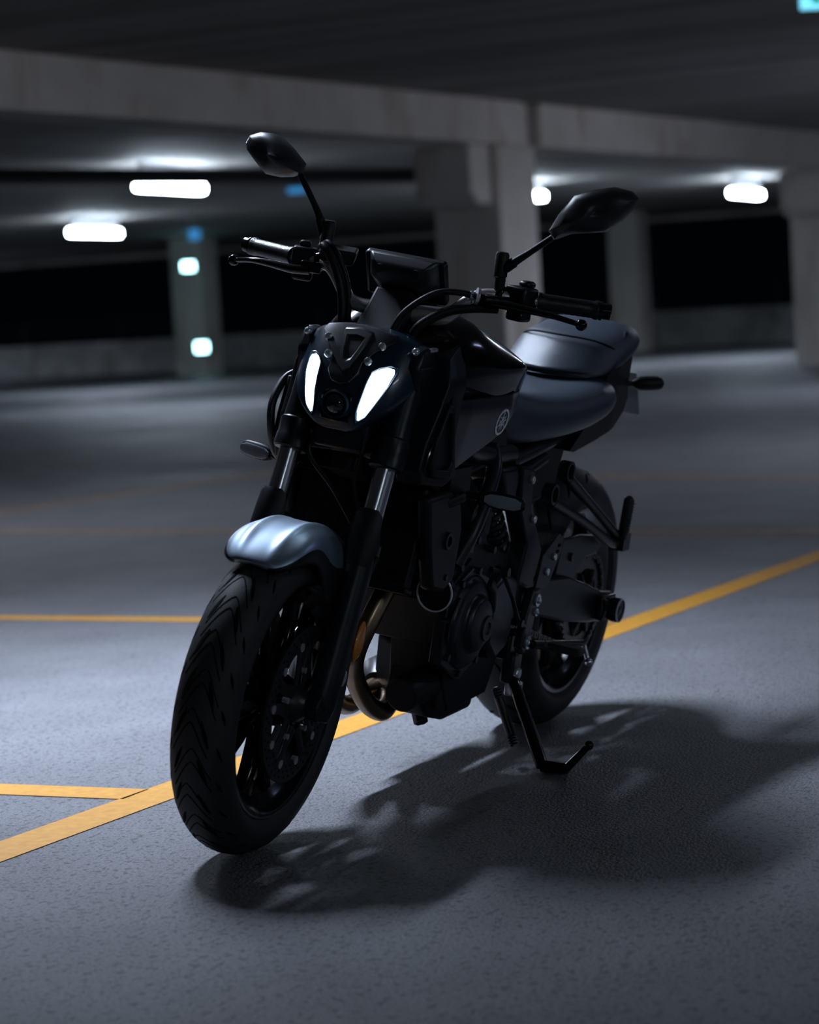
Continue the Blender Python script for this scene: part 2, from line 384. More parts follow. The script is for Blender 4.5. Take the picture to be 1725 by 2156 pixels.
rt_ = empty('guard_railing', (WX-0.1, -22, 0.95), 'dark guard railing on top of the far parapet', 'railing')
for z in (0.35, 0.62):
    build('rail', MB().tube([(0, -31, z), (0, 31, z)], 0.03, 8), M['rail'], rt_, bike=False)
for k in range(-9, 10):
    build('post', MB().tube([(0, k*3.3, 0.0), (0, k*3.3, 0.63)], 0.03, 8), M['rail'], rt_, bike=False)
p0, p1 = Vector((-13.0, -18.7, 3.12)), Vector((-27.6, -12.1, 3.12))
tag(build('ceiling_band', MB().tube([p0, p1], 0.11, 16), M['pipe'], bike=False), 'dark band under the ceiling behind the larger lamp', 'pipe')  # tube put in for the dark band, taken for a farther beam

for (x, y, z, a, W, lab) in LAMPS:
    root = empty('ceiling_light', (x, y, 3.42), lab, 'light', 'ceiling tube lamps', (0, 0, a))
    dz = z-3.42
    build('housing', MB().box((0, 0, (dz+0.05)/2-0.0), (1.70, 0.06, -(dz+0.05))), M['lampbody'], root, bike=False, bevel=0.01)
    build('lamp_tube', MB().box((0, 0, dz), (1.75, 0.17, 0.13)), M['tube'] if 'bright' in lab else M['midtube'] if 'aisle' in lab else M['dimtube'], root, bike=False, bevel=0.03)
def at(px, py, dep): return CP+(CF*5066.8+CR*(px-862.5)+CU*(1078-py))*(dep/5066.8)
def sign(name, px, py, dep, w_, h_, m, label, cat, drop=True):
    c = at(px, py, dep); yaw = math.atan2(-CF.y, -CF.x)
    root = empty(name, tuple(c), label, cat, None, (0, 0, yaw))
    build('lit_face', MB().box((0.04, 0, 0), (0.03, w_, h_)), m, root, bike=False, bevel=0.008)
    build('case', MB().box((0, 0, 0), (0.06, w_-0.02, h_-0.02)), M['lampbody'], root, bike=False)
    if drop and c.z+h_/2 < 3.41:
        build('hanger', MB().tube([(0, 0, h_/2), (0, 0, 3.42-c.z)], 0.015, 8), M['pipe'], root, bike=False)
    return root
sign('exit_sign', 410, 494, 47, 0.22, 0.2, M['bluesign'], 'dim blue lit sign above the left far pillar', 'sign')
sign('exit_sign', 625, 401, 38, 0.28, 0.09, M['bluesign'], 'faint blue lit sign under the ceiling left of the mirror stem', 'sign')
rs = sign('exit_sign', 1738, -10, 16.2, 0.36, 0.19, M['skysign'], 'bright teal sign at the top right corner', 'sign')
build('pictogram', MB().box((0.058, -0.02, 0), (0.008, 0.16, 0.12)), M['greensign'], rs, bike=False, label='green patch on the sign')
sign('pillar_lamp', 397, 561, 58.8, 0.30, 0.21, M['cyanlamp'], 'upper small cyan lamp on the left far pillar', 'light', False)
sign('pillar_lamp', 425, 731, 58.8, 0.30, 0.24, M['cyanlamp'], 'lower small cyan lamp on the left far pillar', 'light', False)

# ---------------------------------------------------------------- the motorcycle
moto = empty('motorcycle', (0.7, 0, 0), 'black naked motorcycle leaning on its side stand with lit headlight strips', 'motorcycle', None, (-LEAN, 0, 0))
def P_(name, mb, m, parent=None, **k): return build(name, mb, m, moto if parent is None else parent, **k)

# --- wheels
def tyre(cx, cz, R, a, b, rb, wb, pattern, n=220):
    mb = MB(); prof = []
    for i in range(25):
        t = PI*i/24
        prof.append((-a*math.cos(t), R-b+b*math.sin(t)))
    prof = [(-wb, rb), (-a*0.97, rb+(R-b-rb)*0.55)]+prof+[(a*0.97, rb+(R-b-rb)*0.55), (wb, rb), (wb*0.85, rb-0.004), (-wb*0.85, rb-0.004)]
    mb.lathe(prof, (cx, 0, cz), n)
    mb.mat(1)
    def sp(th, t):                                     # th round the wheel, t across the crown (0 = centre line)
        nx = math.cos(t)/b; ny = math.sin(t)/a; l = math.hypot(nx, ny)
        r = R-b+b*math.cos(t); y = a*math.sin(t)
        e = 0.0005
        return Vector((cx+(r+e*nx/l)*math.cos(th), y+e*ny/l, cz+(r+e*nx/l)*math.sin(th)))
    for line, wd in pattern:
        pts = [sp(*q) for q in line]; vs = []; k = len(line)
        for i in range(k):
            th, t = line[i]; d = (pts[min(i+1, k-1)]-pts[max(i-1, 0)]).normalized()
            nn = (sp(th, t)-Vector((cx+(R-b)*math.cos(th), 0, cz+(R-b)*math.sin(th)))).normalized()
            sd = d.cross(nn).normalized()*(wd[i] if hasattr(wd, '__len__') else wd)
            vs += [pts[i]-sd, pts[i]+sd, pts[i]+sd-nn*0.002, pts[i]-sd-nn*0.002]
        fs = []
        for i in range(k-1):
            o = 4*i
            for j in range(4): fs.append((o+j, o+(j+1) % 4, o+4+(j+1) % 4, o+4+j))
        mb.add(vs, fs)
    return mb
def front_pattern():
    out = []; N = 26
    for k in range(N):
        a0 = 2*PI*k/N; s = 1 if k % 2 else -1
        for dd in (0.0, 0.085):                        # fine chevrons, apex forward
            ln = []
            for i in range(13):
                u = -1+2*i/12; t = 0.07*s+u*0.62
                ln.append((a0+dd-0.17*(abs(u)**1.3)+0.02*math.cos(u*PI), t))
            out.append((ln, 0.0011))
        for sg in (1, -1):                             # long slanted slots
            ln = [(a0+0.04-0.17*u+(0.06 if sg < 0 else 0), sg*(0.26+0.30*u)) for u in [i/6 for i in range(7)]]
            out.append((ln, [0.0008, 0.0024, 0.0034, 0.0038, 0.0036, 0.0026, 0.001]))
            ln = [(a0+0.12-0.10*u, sg*(0.82+0.22*u)) for u in [i/4 for i in range(5)]]
            out.append((ln, [0.0006, 0.0022, 0.0028, 0.002, 0.0006]))
    return out
def rear_pattern():
    out = []; N = 16
    for k in range(N):
        a0 = 2*PI*k/N
        for sg in (1, -1):
            off = 0 if sg > 0 else PI/N
            out.append(([(a0+off-0.26*u, sg*(0.16+0.55*u**0.9)) for u in [i/8 for i in range(9)]], [.001, .003, .004, .0045, .0045, .004, .0035, .0025, .001]))
            out.append(([(a0+off+0.12-0.16*u, sg*(0.62+0.35*u)) for u in [i/5 for i in range(6)]], [.001, .003, .004, .0035, .0025, .001]))
    return out
def rim(cx, cz, W, spokes, hubw, hubr, ph, tw=0.0):
    mb = MB(); w2 = W/2
    mb.lathe([(w2+.005, .224), (w2+.001, .2275), (w2-.003, .216), (w2-.016, .206), (w2-.024, .194), (-w2+.024, .194), (-w2+.016, .206), (-w2+.003, .216), (-w2-.001, .2275), (-w2-.005, .224),
              (-w2-.004, .214), (-w2+.012, .197), (-w2+.022, .185), (w2-.022, .185), (w2-.012, .197), (w2+.004, .214)], (cx, 0, cz), 128)
    mb.lathe([(-hubw, .022), (-hubw, hubr*.8), (-hubw*.6, hubr), (hubw*.6, hubr), (hubw, hubr*.8), (hubw, .022)], (cx, 0, cz), 48)
    for k in range(5):
        for s in (-1, 1):
            rings = []
            for i in range(9):
                u = i/8; r = hubr*0.8+(.189-hubr*0.8)*u
                a = ph+2*PI*k/5+s*(0.10+spokes*u)+tw*u
                hw = .0135-.0025*math.sin(u*PI)+.004*(u > .9); hd = .021-.005*u
                c = Vector((cx+r*math.cos(a), 0, cz+r*math.sin(a))); tx = Vector((-math.sin(a), 0, math.cos(a)))
                rings.append([c+tx*hw*math.cos(q)+Vector((0, hd*math.sin(q), 0)) for q in [2*PI*j/12 for j in range(12)]])
            mb.loft(rings)
    return mb
FX, FZ, RX, RZ = 1.4, 0.3, 0.0, 0.315
fw_ = P_('front_wheel', rim(FX, FZ, .09, .16, .052, .05, math.radians(54)), M['paint'], steer=True, label='gloss black ten-spoke front wheel')
P_('tyre', tyre(FX, FZ, .3, .06, .055, .222, .046, front_pattern()), [M['rubber'], M['groove']], fw_, steer=True)
def disc(cx, cz, y, R, r, th=.0022, nb=10):
    mb = MB()
    mb.lathe([(y-th, R), (y+th, R), (y+th, r), (y-th, r)], (cx, 0, cz), 96)
    for k in range(5):
        for s in (-1, 1):
            a = 2*PI*k/5+0.3+s*.2
            p = [Vector((cx+q*math.cos(a2), y, cz+q*math.sin(a2))) for q, a2 in ((.045, 2*PI*k/5+.3+s*.42), (.085, a+s*.02), (r+.004, a))]
            mb.tube(p, [.014, .010, .012], 10, sq=.35, up=(0, 1, 0))
    mb.mat(1)
    for k in range(40):
        a = 2*PI*k/40
        for q, da in ((.118, 0), (.128, .07), (.139, .0)):
            if R < .13: q -= .04
            c = (cx+q*math.cos(a+da), cz+q*math.sin(a+da))
            mb.cyl((c[0], y-th-.0004, c[1]), (c[0], y+th+.0004, c[1]), .0028, 8)
    mb.mat(2)
    for k in range(nb):
        a = 2*PI*k/nb+.1
        c = (cx+(r+.004)*math.cos(a), cz+(r+.004)*math.sin(a))
        mb.cyl((c[0], y-th-.002, c[1]), (c[0], y+th+.002, c[1]), .0085, 14)
    for k in range(5):
        a = 2*PI*k/5+.3
        c = (cx+.066*math.cos(a), cz+.066*math.sin(a))
        mb.cyl((c[0], y-.004, c[1]), (c[0], y+.007, c[1]), .006, 10)
    return mb
for s in (1, -1):
    P_('brake_disc', disc(FX, FZ, s*.068, .149, .112), [M['disc'], M['groove'], M['screw']], fw_, steer=True)
    mb = MB(); mb.lathe([(s*.055, .012), (s*.055, .04), (s*.076, .032), (s*.088, .02), (s*.088, .012)], (FX, 0, FZ), 32)
    P_('wheel_spacer', mb, M['darkmetal'], fw_, steer=True)

# --- front fork
def F(z, s): return Vector((1.37-.343*(z-.3), s*.1, z))
def fork(s):
    mb = MB()
    mb.tube([F(.272, s), F(.30, s), F(.36, s), F(.55, s), F(.575, s), F(.577, s), F(.60, s)], [.022, .029, .030, .028, .028, .033, .033], 28)
    mb.cyl((1.384, s*.086, .298), (1.384, s*.113, .298), .027, 28)
    mb.tube([F(.33, s)+Vector((.02, -s*.004, -.02)), F(.52, s)+Vector((.018, -s*.004, 0))], .012, 10)
    leg = P_('fork_leg', mb, M['satin'], steer=True, bevel=.003)
    mb = MB(); mb.cyl(F(.56, s), F(.765, s), .0208, 32)
    P_('stanchion', mb, M['chrome'], leg, steer=True, label='bright chrome fork tube')
    ax = (F(.7, s)-F(.3, s)).normalized(); ex = Vector((0, 1, 0)).cross(ax).normalized(); ey = Vector((0, 1, 0))
    if ex.x < 0: ex = -ex
    rings = []
    for z, span, r0 in ((.555, 75, .031), (.585, 82, .036), (.62, 80, .0345), (.648, 70, .033), (.657, 52, .030)):
        c = F(z, s); A = [math.radians(-15-span+2*span*i/14) for i in range(15)]
        rings.append([c+ex*math.cos(a)*r0+ey*math.sin(a)*r0 for a in A]+[c+ex*math.cos(a)*(r0-.004)+ey*math.sin(a)*(r0-.004) for a in reversed(A)])
    P_('fork_guard', MB().loft(rings), M['plastic'], leg, steer=True)
    mb = MB(); mb.lathe([(s*.110, .0), (s*.110, .020), (s*.118, .018), (s*.118, .0)], (1.384, 0, .298), 24)
    mb.cyl((1.384, s*.117, .298), (1.384, s*.121, .298), .011, 6)
    P_('axle_bolt', mb, M['darkmetal'], leg, steer=True)
    mb = MB(); mb.tube([F(.79, s), F(.83, s), F(.938, s)], [.030, .028, .028], 28)
    mb.tube([F(.735, s), F(.738, s), F(.76, s), F(.763, s), F(.79, s), F(.793, s)], [.031, .034, .034, .0325, .034, .031], 28)
    P_('fork_cover', mb, M['satin'], leg, steer=True)
    # caliper behind the leg, and its bolts
    mb = MB(); mb.prism([(1.325, .44), (1.29, .45), (1.262, .42), (1.25, .37), (1.272, .318), (1.305, .322), (1.322, .36), (1.335, .40)], 'y', s*.048, s*.105)
    cal = P_('brake_caliper', mb, M['darkmetal'], leg, steer=True, bevel=.006)
    each('caliper_bolt', [MB().cyl((x, s*.100, z), (x, s*.110, z), r, 20) for x, z, r in ((1.312, .378, .0165), (1.295, .342, .0165), (1.326, .363, .008), (1.314, .355, .006))], M['screw'], cal, steer=True, bevel=.002)
    mb = MB(); mb.tube([(1.285-.003*i, s*.120, .376+i*.0092) for i in range(9)], [.004, .012, .0155, .0175, .018, .0175, .0155, .012, .004], 16, sq=.5, up=(0, 1, 0))
    P_('reflector', mb, M['amber'], leg, steer=True, label='amber side reflector')
    mb = MB(); mb.tube([(1.32, s*.108, .44), (1.31, s*.112, .48), (1.27, s*.128, .57), (1.265, s*.125, .60), (1.24, s*.10, .72)] if s > 0 else [(1.32, s*.108, .44), (1.29, s*.115, .52), (1.24, s*.09, .7)], .0045, 8, smooth=5)
    P_('brake_hose', mb, M['plastic'], leg, steer=True)
    return leg
mir(fork)
def slab(pts, z0, z1): return MB().prism(pts, 'z', z0, z1)
mb = slab([(1.215, -.125), (1.215, -.07), (1.19, -.03), (1.19, .03), (1.215, .07), (1.215, .125), (1.15, .125), (1.12, .05), (1.12, -.05), (1.15, -.125)], .745, .79)
mb.cyl((1.155, 0, .74), (1.065, 0, .97), .035, 20)
mb.box((1.20, 0, .80), (.05, .11, .09))
P_('triple_clamp', mb, M['darkmetal'], steer=True, bevel=.006)
mb = slab([(1.165, -.13), (1.17, -.07), (1.11, -.03), (1.11, .03), (1.17, .07), (1.165, .13), (1.105, .13), (1.05, .05), (1.05, -.05), (1.105, -.13)], .985, 1.006)
for s in (1, -1):
    mb.cyl(F(.99, s), F(1.018, s), .024, 20)
    mb.tube([(1.045, s*.055, .998), (1.04, s*.055, 1.03)], [.022, .018], 16)
mb.v = [(x+.022, y, z-.072) for x, y, z in mb.v]
P_('top_yoke', mb, M['darkmetal'], steer=True, bevel=.004)
for s in (1, -1):
    mb = MB(); mb.tube([(1.205, .03*s, .80), (1.225, .05*s, .77), (1.23, .045*s, .70), (1.245, .075*s, .64), (1.262, .088*s, .60)] if s > 0 else [(1.21, -.05, .79), (1.235, -.055, .74), (1.225, .0, .68), (1.24, .06, .62)], .0045, 8, smooth=6)
    P_('brake_line', mb, M['plastic'], steer=True)

# --- front fender
def interp(x, xs, ys):
    for i in range(len(xs)-1):
        if x <= xs[i+1]:
            t = (x-xs[i])/(xs[i+1]-xs[i]); t = max(0, min(1, t)); return ys[i]+(ys[i+1]-ys[i])*t
    return ys[-1]
def fender_rings(ths, Rc, re, wd, cx, cz, n=12, thk=.004, ridge=.004, ex=.62):
    rings = []
    for th, rc, r_, w_ in zip(ths, Rc, re, wd):
        a = math.radians(th); up = []
        for i in range(-n, n+1):
            q = abs(i)/n*PI/2; e_ = ex if th > 76 else ex+(1.0-ex)*(76-th)/15 if th > 58 and ridge else ex
            y = math.copysign(w_*math.sin(q)**e_, i) if i else 0
            r = r_+(rc-r_)*max(0, math.cos(q))**e_
            r += ridge*min(1, max(0, (th-60)/14))*math.exp(-((abs(y)-.036)/.008)**2)
            up.append((y, r))
        lo = [(y*.94, r-thk) for y, r in reversed(up)]
        rings.append([(cx+r*math.cos(a), y, cz+r*math.sin(a)) for y, r in up+lo])
    return rings
ths = [61, 62, 65, 69, 73, 78, 83, 88, 93, 98, 104, 110, 115, 119, 123, 127]
Rc = [.316, .320, .325, .329, .332, .334, .335, .336, .336, .335, .334, .333, .332, .331, .330, .328]
re = [.308, .305, .301, .297, .293, .285, .275, .252, .22, .195, .186, .196, .215, .235, .275, .30]
wd = [.040, .052, .066, .075, .079, .081, .082, .082, .082, .082, .082, .082, .082, .082, .08, .076]
fm = MB().loft(fender_rings(ths, Rc, re, wd, FX, FZ, n=18, ridge=.0055)); npt = 2*37
for i_, th_ in enumerate(ths[:-1]):
    lim = 13.5
    for j_ in range(npt):
        k_ = abs((j_ if j_ < 37 else npt-1-j_)+.5-18.5) if j_ != 36 and j_ != npt-1 else 18
        if k_ > lim: fm.m[i_*npt+j_] = 1
fen = P_('front_fender', fm, [M['matte_paint'], M['plastic']], steer=True, sub=1, label='matte grey front fender catching the light')
each('fender_screw', [MB().cyl((1.29, s*.080, .515), (1.29, s*.0865, .515), .008, 12) for s in (1, -1)], M['darkmetal'], fen, steer=True)

# --- headlight
ZZ = [.78, .80, .82, .85, .90, .95, .98, 1.0, 1.02]; XX = [1.25, 1.262, 1.27, 1.272, 1.258, 1.225, 1.20, 1.18, 1.14]
def xs_(y, z): return interp(z, ZZ, XX)-300*abs(y)**4
rings = []
for z, wl, xb in ((.795, .028, 1.20), (.803, .05, 1.18), (.82, .07, 1.15), (.84, .094, 1.13), (.86, .112, 1.12), (.885, .128, 1.11), (.91, .134, 1.10), (.94, .132, 1.09), (.96, .122, 1.085), (.975, .100, 1.08), (.986, .07, 1.09), (.990, .03, 1.11)):
    fr = [(xs_(wl*(-1+2*i/16), z)-(.006 if i in (0, 16) else 0), wl*(-1+2*i/16), z) for i in range(17)]
    rings.append(fr+[(xb+.02, wl*.93, z), (xb, wl*.6, z), (xb, -wl*.6, z), (xb+.02, -wl*.93, z)])
hl = P_('headlight', MB().loft(rings), M['headlight'], steer=True, sub=1, label='glossy dark blue headlight shell')
DRL = [(.055, .913), (.064, .921), (.078, .9265), (.0880, .9245), (.0900, .916), (.0855, .893), (.0745, .862), (.0625, .836), (.048, .823), (.0465, .840), (.0495, .865), (.0520, .890)]
for s in (1, -1):
    DR = DRL if s > 0 else [(.050+(y-.050)*.74 if y > .05 else y, z) for y, z in DRL]
    pl = [(y*s, z) for y, z in DR]
    mb = MB().plate(pl, 'x', lambda y, z: xs_(y, z)-.008, lambda y, z: xs_(y, z)+.0035, h=.006)
    P_('light_strip', mb, M['led'], hl, steer=True, bevel=.002, label='glowing white running light strip')
    mb = MB(); rim_ = [(y*s, z) for y, z in DR]
    cy = sum(q[0] for q in rim_)/12; cz = sum(q[1] for q in rim_)/12
    mb.tube([(xs_(cy+(y-cy)*1.22, cz+(z-cz)*1.1)+.001, cy+(y-cy)*1.22, cz+(z-cz)*1.1) for y, z in rim_+[rim_[0]]], .0022, 8)
    P_('strip_bezel', mb, M['headlight'], hl, steer=True)
mb = MB().prism([(-.028, .812), (.028, .812), (.034, .83), (.031, .866), (.02, .872), (-.02, .872), (-.031, .866), (-.034, .83)], 'x', 1.23, lambda y, z: xs_(y, z)+.0025)
P_('lamp_bezel', mb, M['paint'], hl, steer=True, bevel=.004)
mb = MB().lathe([(0, .0), (.010, .0), (.008, .010), (.003, .0185), (-.004, .022), (-.006, .022)], (1.275, 0, .846), 40, axis='x', closedprof=False)
P_('projector_lens', mb, M['lens'], hl, steer=True, label='dark round projector lens')
mb = MB().lathe([(-.004, .0225), (.004, .0235), (.005, .0265), (-.004, .0275)], (1.275, 0, .846), 40, axis='x')
P_('lens_ring', mb, M['headlight'], hl, steer=True)
CW = [(.0, .884), (.018, .889), (.031, .908), (.031, .928), (.048, .950), (.074, .972), (.07, .985), (.035, .992), (0, .994)]
pl = CW+[(-y, z) for y, z in reversed(CW[1:-1])]
def cwx(y, z): return xs_(y, z)+.006+.004*(abs(y) < .02)
mb = MB().plate(pl, 'x', lambda y, z: xs_(y, z)-.01, lambda y, z: xs_(y, z)+.009, h=.008)
cw = P_('top_cowl', mb, M['cowl'], hl, steer=True, bevel=.003)
NT = [(.0, .905), (.012, .915), (.022, .945), (.030, .985), (0, .99)]
pl = NT+[(-y, z) for y, z in reversed(NT[1:-1])]
hole = [(y*.55, .955+(z-.955)*.5) for y, z in pl]
mb = MB().prism(pl, 'x', lambda y, z: xs_(y, z), lambda y, z: xs_(y, z)+.014, hole=hole)
P_('cowl_ridge', mb, M['cowl'], hl, steer=True, bevel=.004)
each('cowl_screw', [MB().ball((xs_(y, z)+.009, s*y, z), .0085, 14, (.5, 1, 1)) for s in (1, -1) for y, z in ((.0555, .9625), (.041, .933))], M['screw'], hl, steer=True)
for s in (1, -1):                                      # matt side ears beside the lamp
    mb = MB().prism([(1.18, .965), (1.20, .93), (1.185, .88), (1.15, .845), (1.10, .86), (1.10, .93), (1.14, .972)], 'y', s*.098, s*.128)
    P_('side_bracket', mb, M['satin'], hl, steer=True, bevel=.008)
    P_('bracket_bolt', MB().ball((1.19, s*.112, .962), .008, 12), M['screw'], hl, steer=True)
    P_('bracket_clip', MB().box((1.135, s*.124, .965), (.035, .012, .008)), M['screw'], hl, steer=True, bevel=.002)

# --- instrument, bars, controls
R0 = Matrix.Rotation(math.radians(28), 3, 'Y')
mb = MB(); mb.box((1.005, 0, 1.083), (.022, .172, .095), R0)
ins = P_('instrument_panel', mb, M['satin'], steer=True, bevel=.008, bseg=3)
rings = []
for x, h, w_, zc in ((1.012, .040, .076, 1.083), (1.028, .036, .071, 1.088), (1.047, .026, .06, 1.083), (1.055, .016, .042, 1.078)):
    rings.append([(x+(zz*.35), yy, zc+zz) for yy, zz in ((-w_, h), (w_, h), (w_, -h*.2), (w_*.7, -h), (-w_*.7, -h), (-w_, -h*.2))])
P_('back_cover', MB().loft(rings), M['cowl'], ins, steer=True, bevel=.005)
each('cover_screw', [MB().cyl((1.04, s*.038, 1.098), (1.066, s*.038, 1.094), .0085, 14) for s in (1, -1)], M['darkmetal'], ins, steer=True)
mb = MB().loft([[(1.055, -.042, 1.06), (1.055, .035, 1.06), (1.0, .035, 1.05), (1.0, -.042, 1.05)], [(1.09, -.044, 1.02), (1.09, .04, 1.02), (1.04, .04, 1.01), (1.04, -.044, 1.01)], [(1.13, -.045, .985), (1.13, .045, .985), (1.07, .045, .98), (1.07, -.045, .98)]])
P_('mount_bracket', mb, M['block'], ins, steer=True, bevel=.006)
BAR = [(.925, .378), (.976, .25), (1.005, .178), (1.020, .148), (1.032, .118), (1.040, .095), (1.042, .045)]
BZ = [1.080, 1.079, 1.078, 1.066, 1.036, 1.018, 1.014]
pts = [(x, y, z) for (x, y), z in zip(BAR, BZ)]+[(x, -y, z) for (x, y), z in reversed(list(zip(BAR, BZ)))]
P_('handlebar', MB().tube(pts, [.011, .0112, .0122, .0132, .014, .0143, .0145, .0145, .0143, .014, .0132, .0122, .0112, .011], 20, smooth=8), M['alu'], steer=True, label='bare aluminium handlebar')
bar = bpy.data.objects['handlebar']
for s in (1, -1):
    g0 = Vector((.972, s*.262, 1.0792)); g1 = Vector((.9275, s*.372, 1.0800)); d = (g1-g0).normalized()
    mb = MB(); rr = [.0185, .0185]+[.0165, .0172]*9+[.0165, .019, .019]
    mb.tube([g0+d*((g1-g0).length*i/(len(rr)-1)) for i in range(len(rr))], rr, 24)
    P_('grip', mb, M['grip'], bar, steer=True)
    mb = MB(); mb.tube([g1+d*.001, g1+d*.003, g1+d*.008, g1+d*.009, g1+d*.024, g1+d*.026], [.017, .0185, .0185, .0155, .0155, .011], 24)
    P_('bar_end', mb, M['paint'], bar, steer=True)
    mb = MB()
    c = Vector((.985, s*.232, 1.078)); Rz = Matrix.Rotation(s*math.radians(-22)+0, 3, 'Z')
    mb.box(c, (.046, .052, .05), Rz); mb.box(c+Vector((-.008, s*.006, .03)), (.03, .024, .014), Rz); mb.box(c+Vector((0, 0, -.032)), (.036, .04, .02), Rz)
    sw = P_('switch_housing', mb, M['satin'], bar, steer=True, bevel=.006)
    mb = MB(); mb.cyl(c+Vector((.01, s*-.032, 0)), c+Vector((.01, s*-.046, .004)), .019, 20)
    mb.box(Vector((1.03, s*.196, 1.070)), (.05, .042, .022), Rz)
    pc = P_('lever_perch', mb, M['paint'], bar, steer=True, bevel=.004)
    if s > 0:
        lv = [(1.052, .19, 1.066), (1.058, .225, 1.068), (1.055, .28, 1.066), (1.052, .33, 1.063), (1.040, .378, 1.056)]
    else:
        lv = [(1.050, -.19, 1.064), (1.056, -.225, 1.061), (1.052, -.28, 1.063), (1.046, -.32, 1.062), (1.030, -.365, 1.054)]
    mb = MB().tube(lv, [.012, .0115, .009, .007, .0062], 14, smooth=6, sq=.8); mb.ball(lv[-1], .0115, 16)
    P_('clutch_lever' if s > 0 else 'brake_lever', mb, M['paint'], bar, steer=True)
    # mirror
    if s > 0:
        post = [(1.0, .19, 1.086), (1.0, .189, 1.115)]; cap_ = [(1.0, .189, 1.112), (1.0, .188, 1.116), (1.0, .186, 1.158), (1.0, .186, 1.163)]
        arm = [(1.0, .19, 1.128), (1.003, .212, 1.147), (.998, .24, 1.172), (.992, .278, 1.207)]
        out = [(.270, 1.217), (.284, 1.252), (.309, 1.293), (.345, 1.309), (.382, 1.320), (.414, 1.317), (.431, 1.305), (.424, 1.287), (.406, 1.260), (.379, 1.234), (.345, 1.226), (.312, 1.219), (.285, 1.204)]
        xm, tl = .99, .10
    else:
        post = [(.985, -.19, 1.084), (.975, -.196, 1.112)]; cap_ = [(.965, -.199, 1.10), (.965, -.2, 1.104), (.955, -.203, 1.156), (.955, -.203, 1.161)]
        arm = [(.955, -.21, 1.128), (.952, -.225, 1.160), (.948, -.245, 1.188), (.942, -.287, 1.240)]
        out = [(-.283, 1.243), (-.279, 1.263), (-.310, 1.288), (-.343, 1.308), (-.366, 1.312), (-.388, 1.311), (-.412, 1.301), (-.419, 1.285), (-.414, 1.271), (-.39, 1.250), (-.362, 1.229), (-.33, 1.228), (-.303, 1.233)]
        xm, tl = .94, -.10
    mr = P_('mirror', MB().tube(post, .0105, 16).tube(cap_, [.009, .0135, .0135, .011], 20).tube(arm, [.0085, .0085, .0065, .0062], 14, smooth=5).tube([arm[1], arm[1]+(Vector(arm[2])-Vector(arm[1]))*.5] if False else [Vector(arm[0]), Vector(arm[1])], .0105, 14), M['plastic'], steer=True)
    cy = sum(q[0] for q in out)/len(out); cz = sum(q[1] for q in out)/len(out); rings = []
    for k_, dx in ((.93, -.014), (1.0, -.010), (1.0, .002), (.96, .010), (.86, .018), (.66, .025), (.36, .029), (.10, .030)):
        rings.append([(xm+dx+(y-cy)*-tl*1.0, cy+(y-cy)*k_, cz+(z-cz)*k_) for y, z in out])
    P_('mirror_housing', MB().loft(rings), M['cowl'], mr, steer=True, bevel=.003, bseg=3)
    mb = MB(); mb.loft([[(xm-.013+(y-cy)*-tl, cy+(y-cy)*.86, cz+(z-cz)*.86) for y, z in out], [(xm-.0145+(y-cy)*-tl, cy+(y-cy)*.84, cz+(z-cz)*.84) for y, z in out]])
    P_('mirror_glass', mb, M['chrome'], mr, steer=True)
# brake fluid reservoir
mb = MB().loft([[(.985, -.198, 1.118), (.955, -.13, 1.118), (1.01, -.112, 1.110), (1.035, -.18, 1.112)], [(.985, -.195, 1.088), (.955, -.135, 1.088), (1.01, -.117, 1.082), (1.035, -.177, 1.084)]])
rs_ = P_('fluid_reservoir', mb, M['plastic'], bar, steer=True, bevel=.005)
mb = MB().tube([(1.04, -.175, 1.108), (1.062, -.160, 1.116), (1.07, -.129, 1.083), (1.072, -.106, 1.035), (1.075, -.092, .967), (1.07, -.09, .93)], .0085, 12, smooth=6)
P_('cable', mb, M['plastic'], steer=True)
mb = MB().tube([(1.03, -.178, 1.112), (1.05, -.158, 1.124), (1.055, -.130, 1.101), (1.05, -.103, 1.045), (1.055, -.088, .967), (1.05, -.085, .93)], .006, 10, smooth=6)
P_('cable', mb, M['plastic'], steer=True)
mb = MB().tube([(1.035, .185, 1.068), (1.06, .135, 1.076), (1.085, .09, 1.066), (1.115, .045, 1.02), (1.125, .03, .97), (1.11, .03, .94)], .0065, 10, smooth=8)
P_('cable', mb, M['plastic'], steer=True, label='clutch cable looping down from the left bar')
mb = MB().tube([(1.02, .20, 1.055), (1.05, .16, 1.05), (1.075, .115, 1.035), (1.10, .075, 1.0), (1.10, .06, .96)], .0095, 10, smooth=8)
P_('cable', mb, M['plastic'], steer=True)
mb = MB(); mb.cyl((1.035, .172, 1.071), (1.05, .150, 1.074), .009, 12); mb.cyl((1.041, .165, 1.072), (1.044, .160, 1.073), .018, 20)
P_('cable_adjuster', mb, M['screw'], bar, steer=True, label='pale metal cable adjuster')

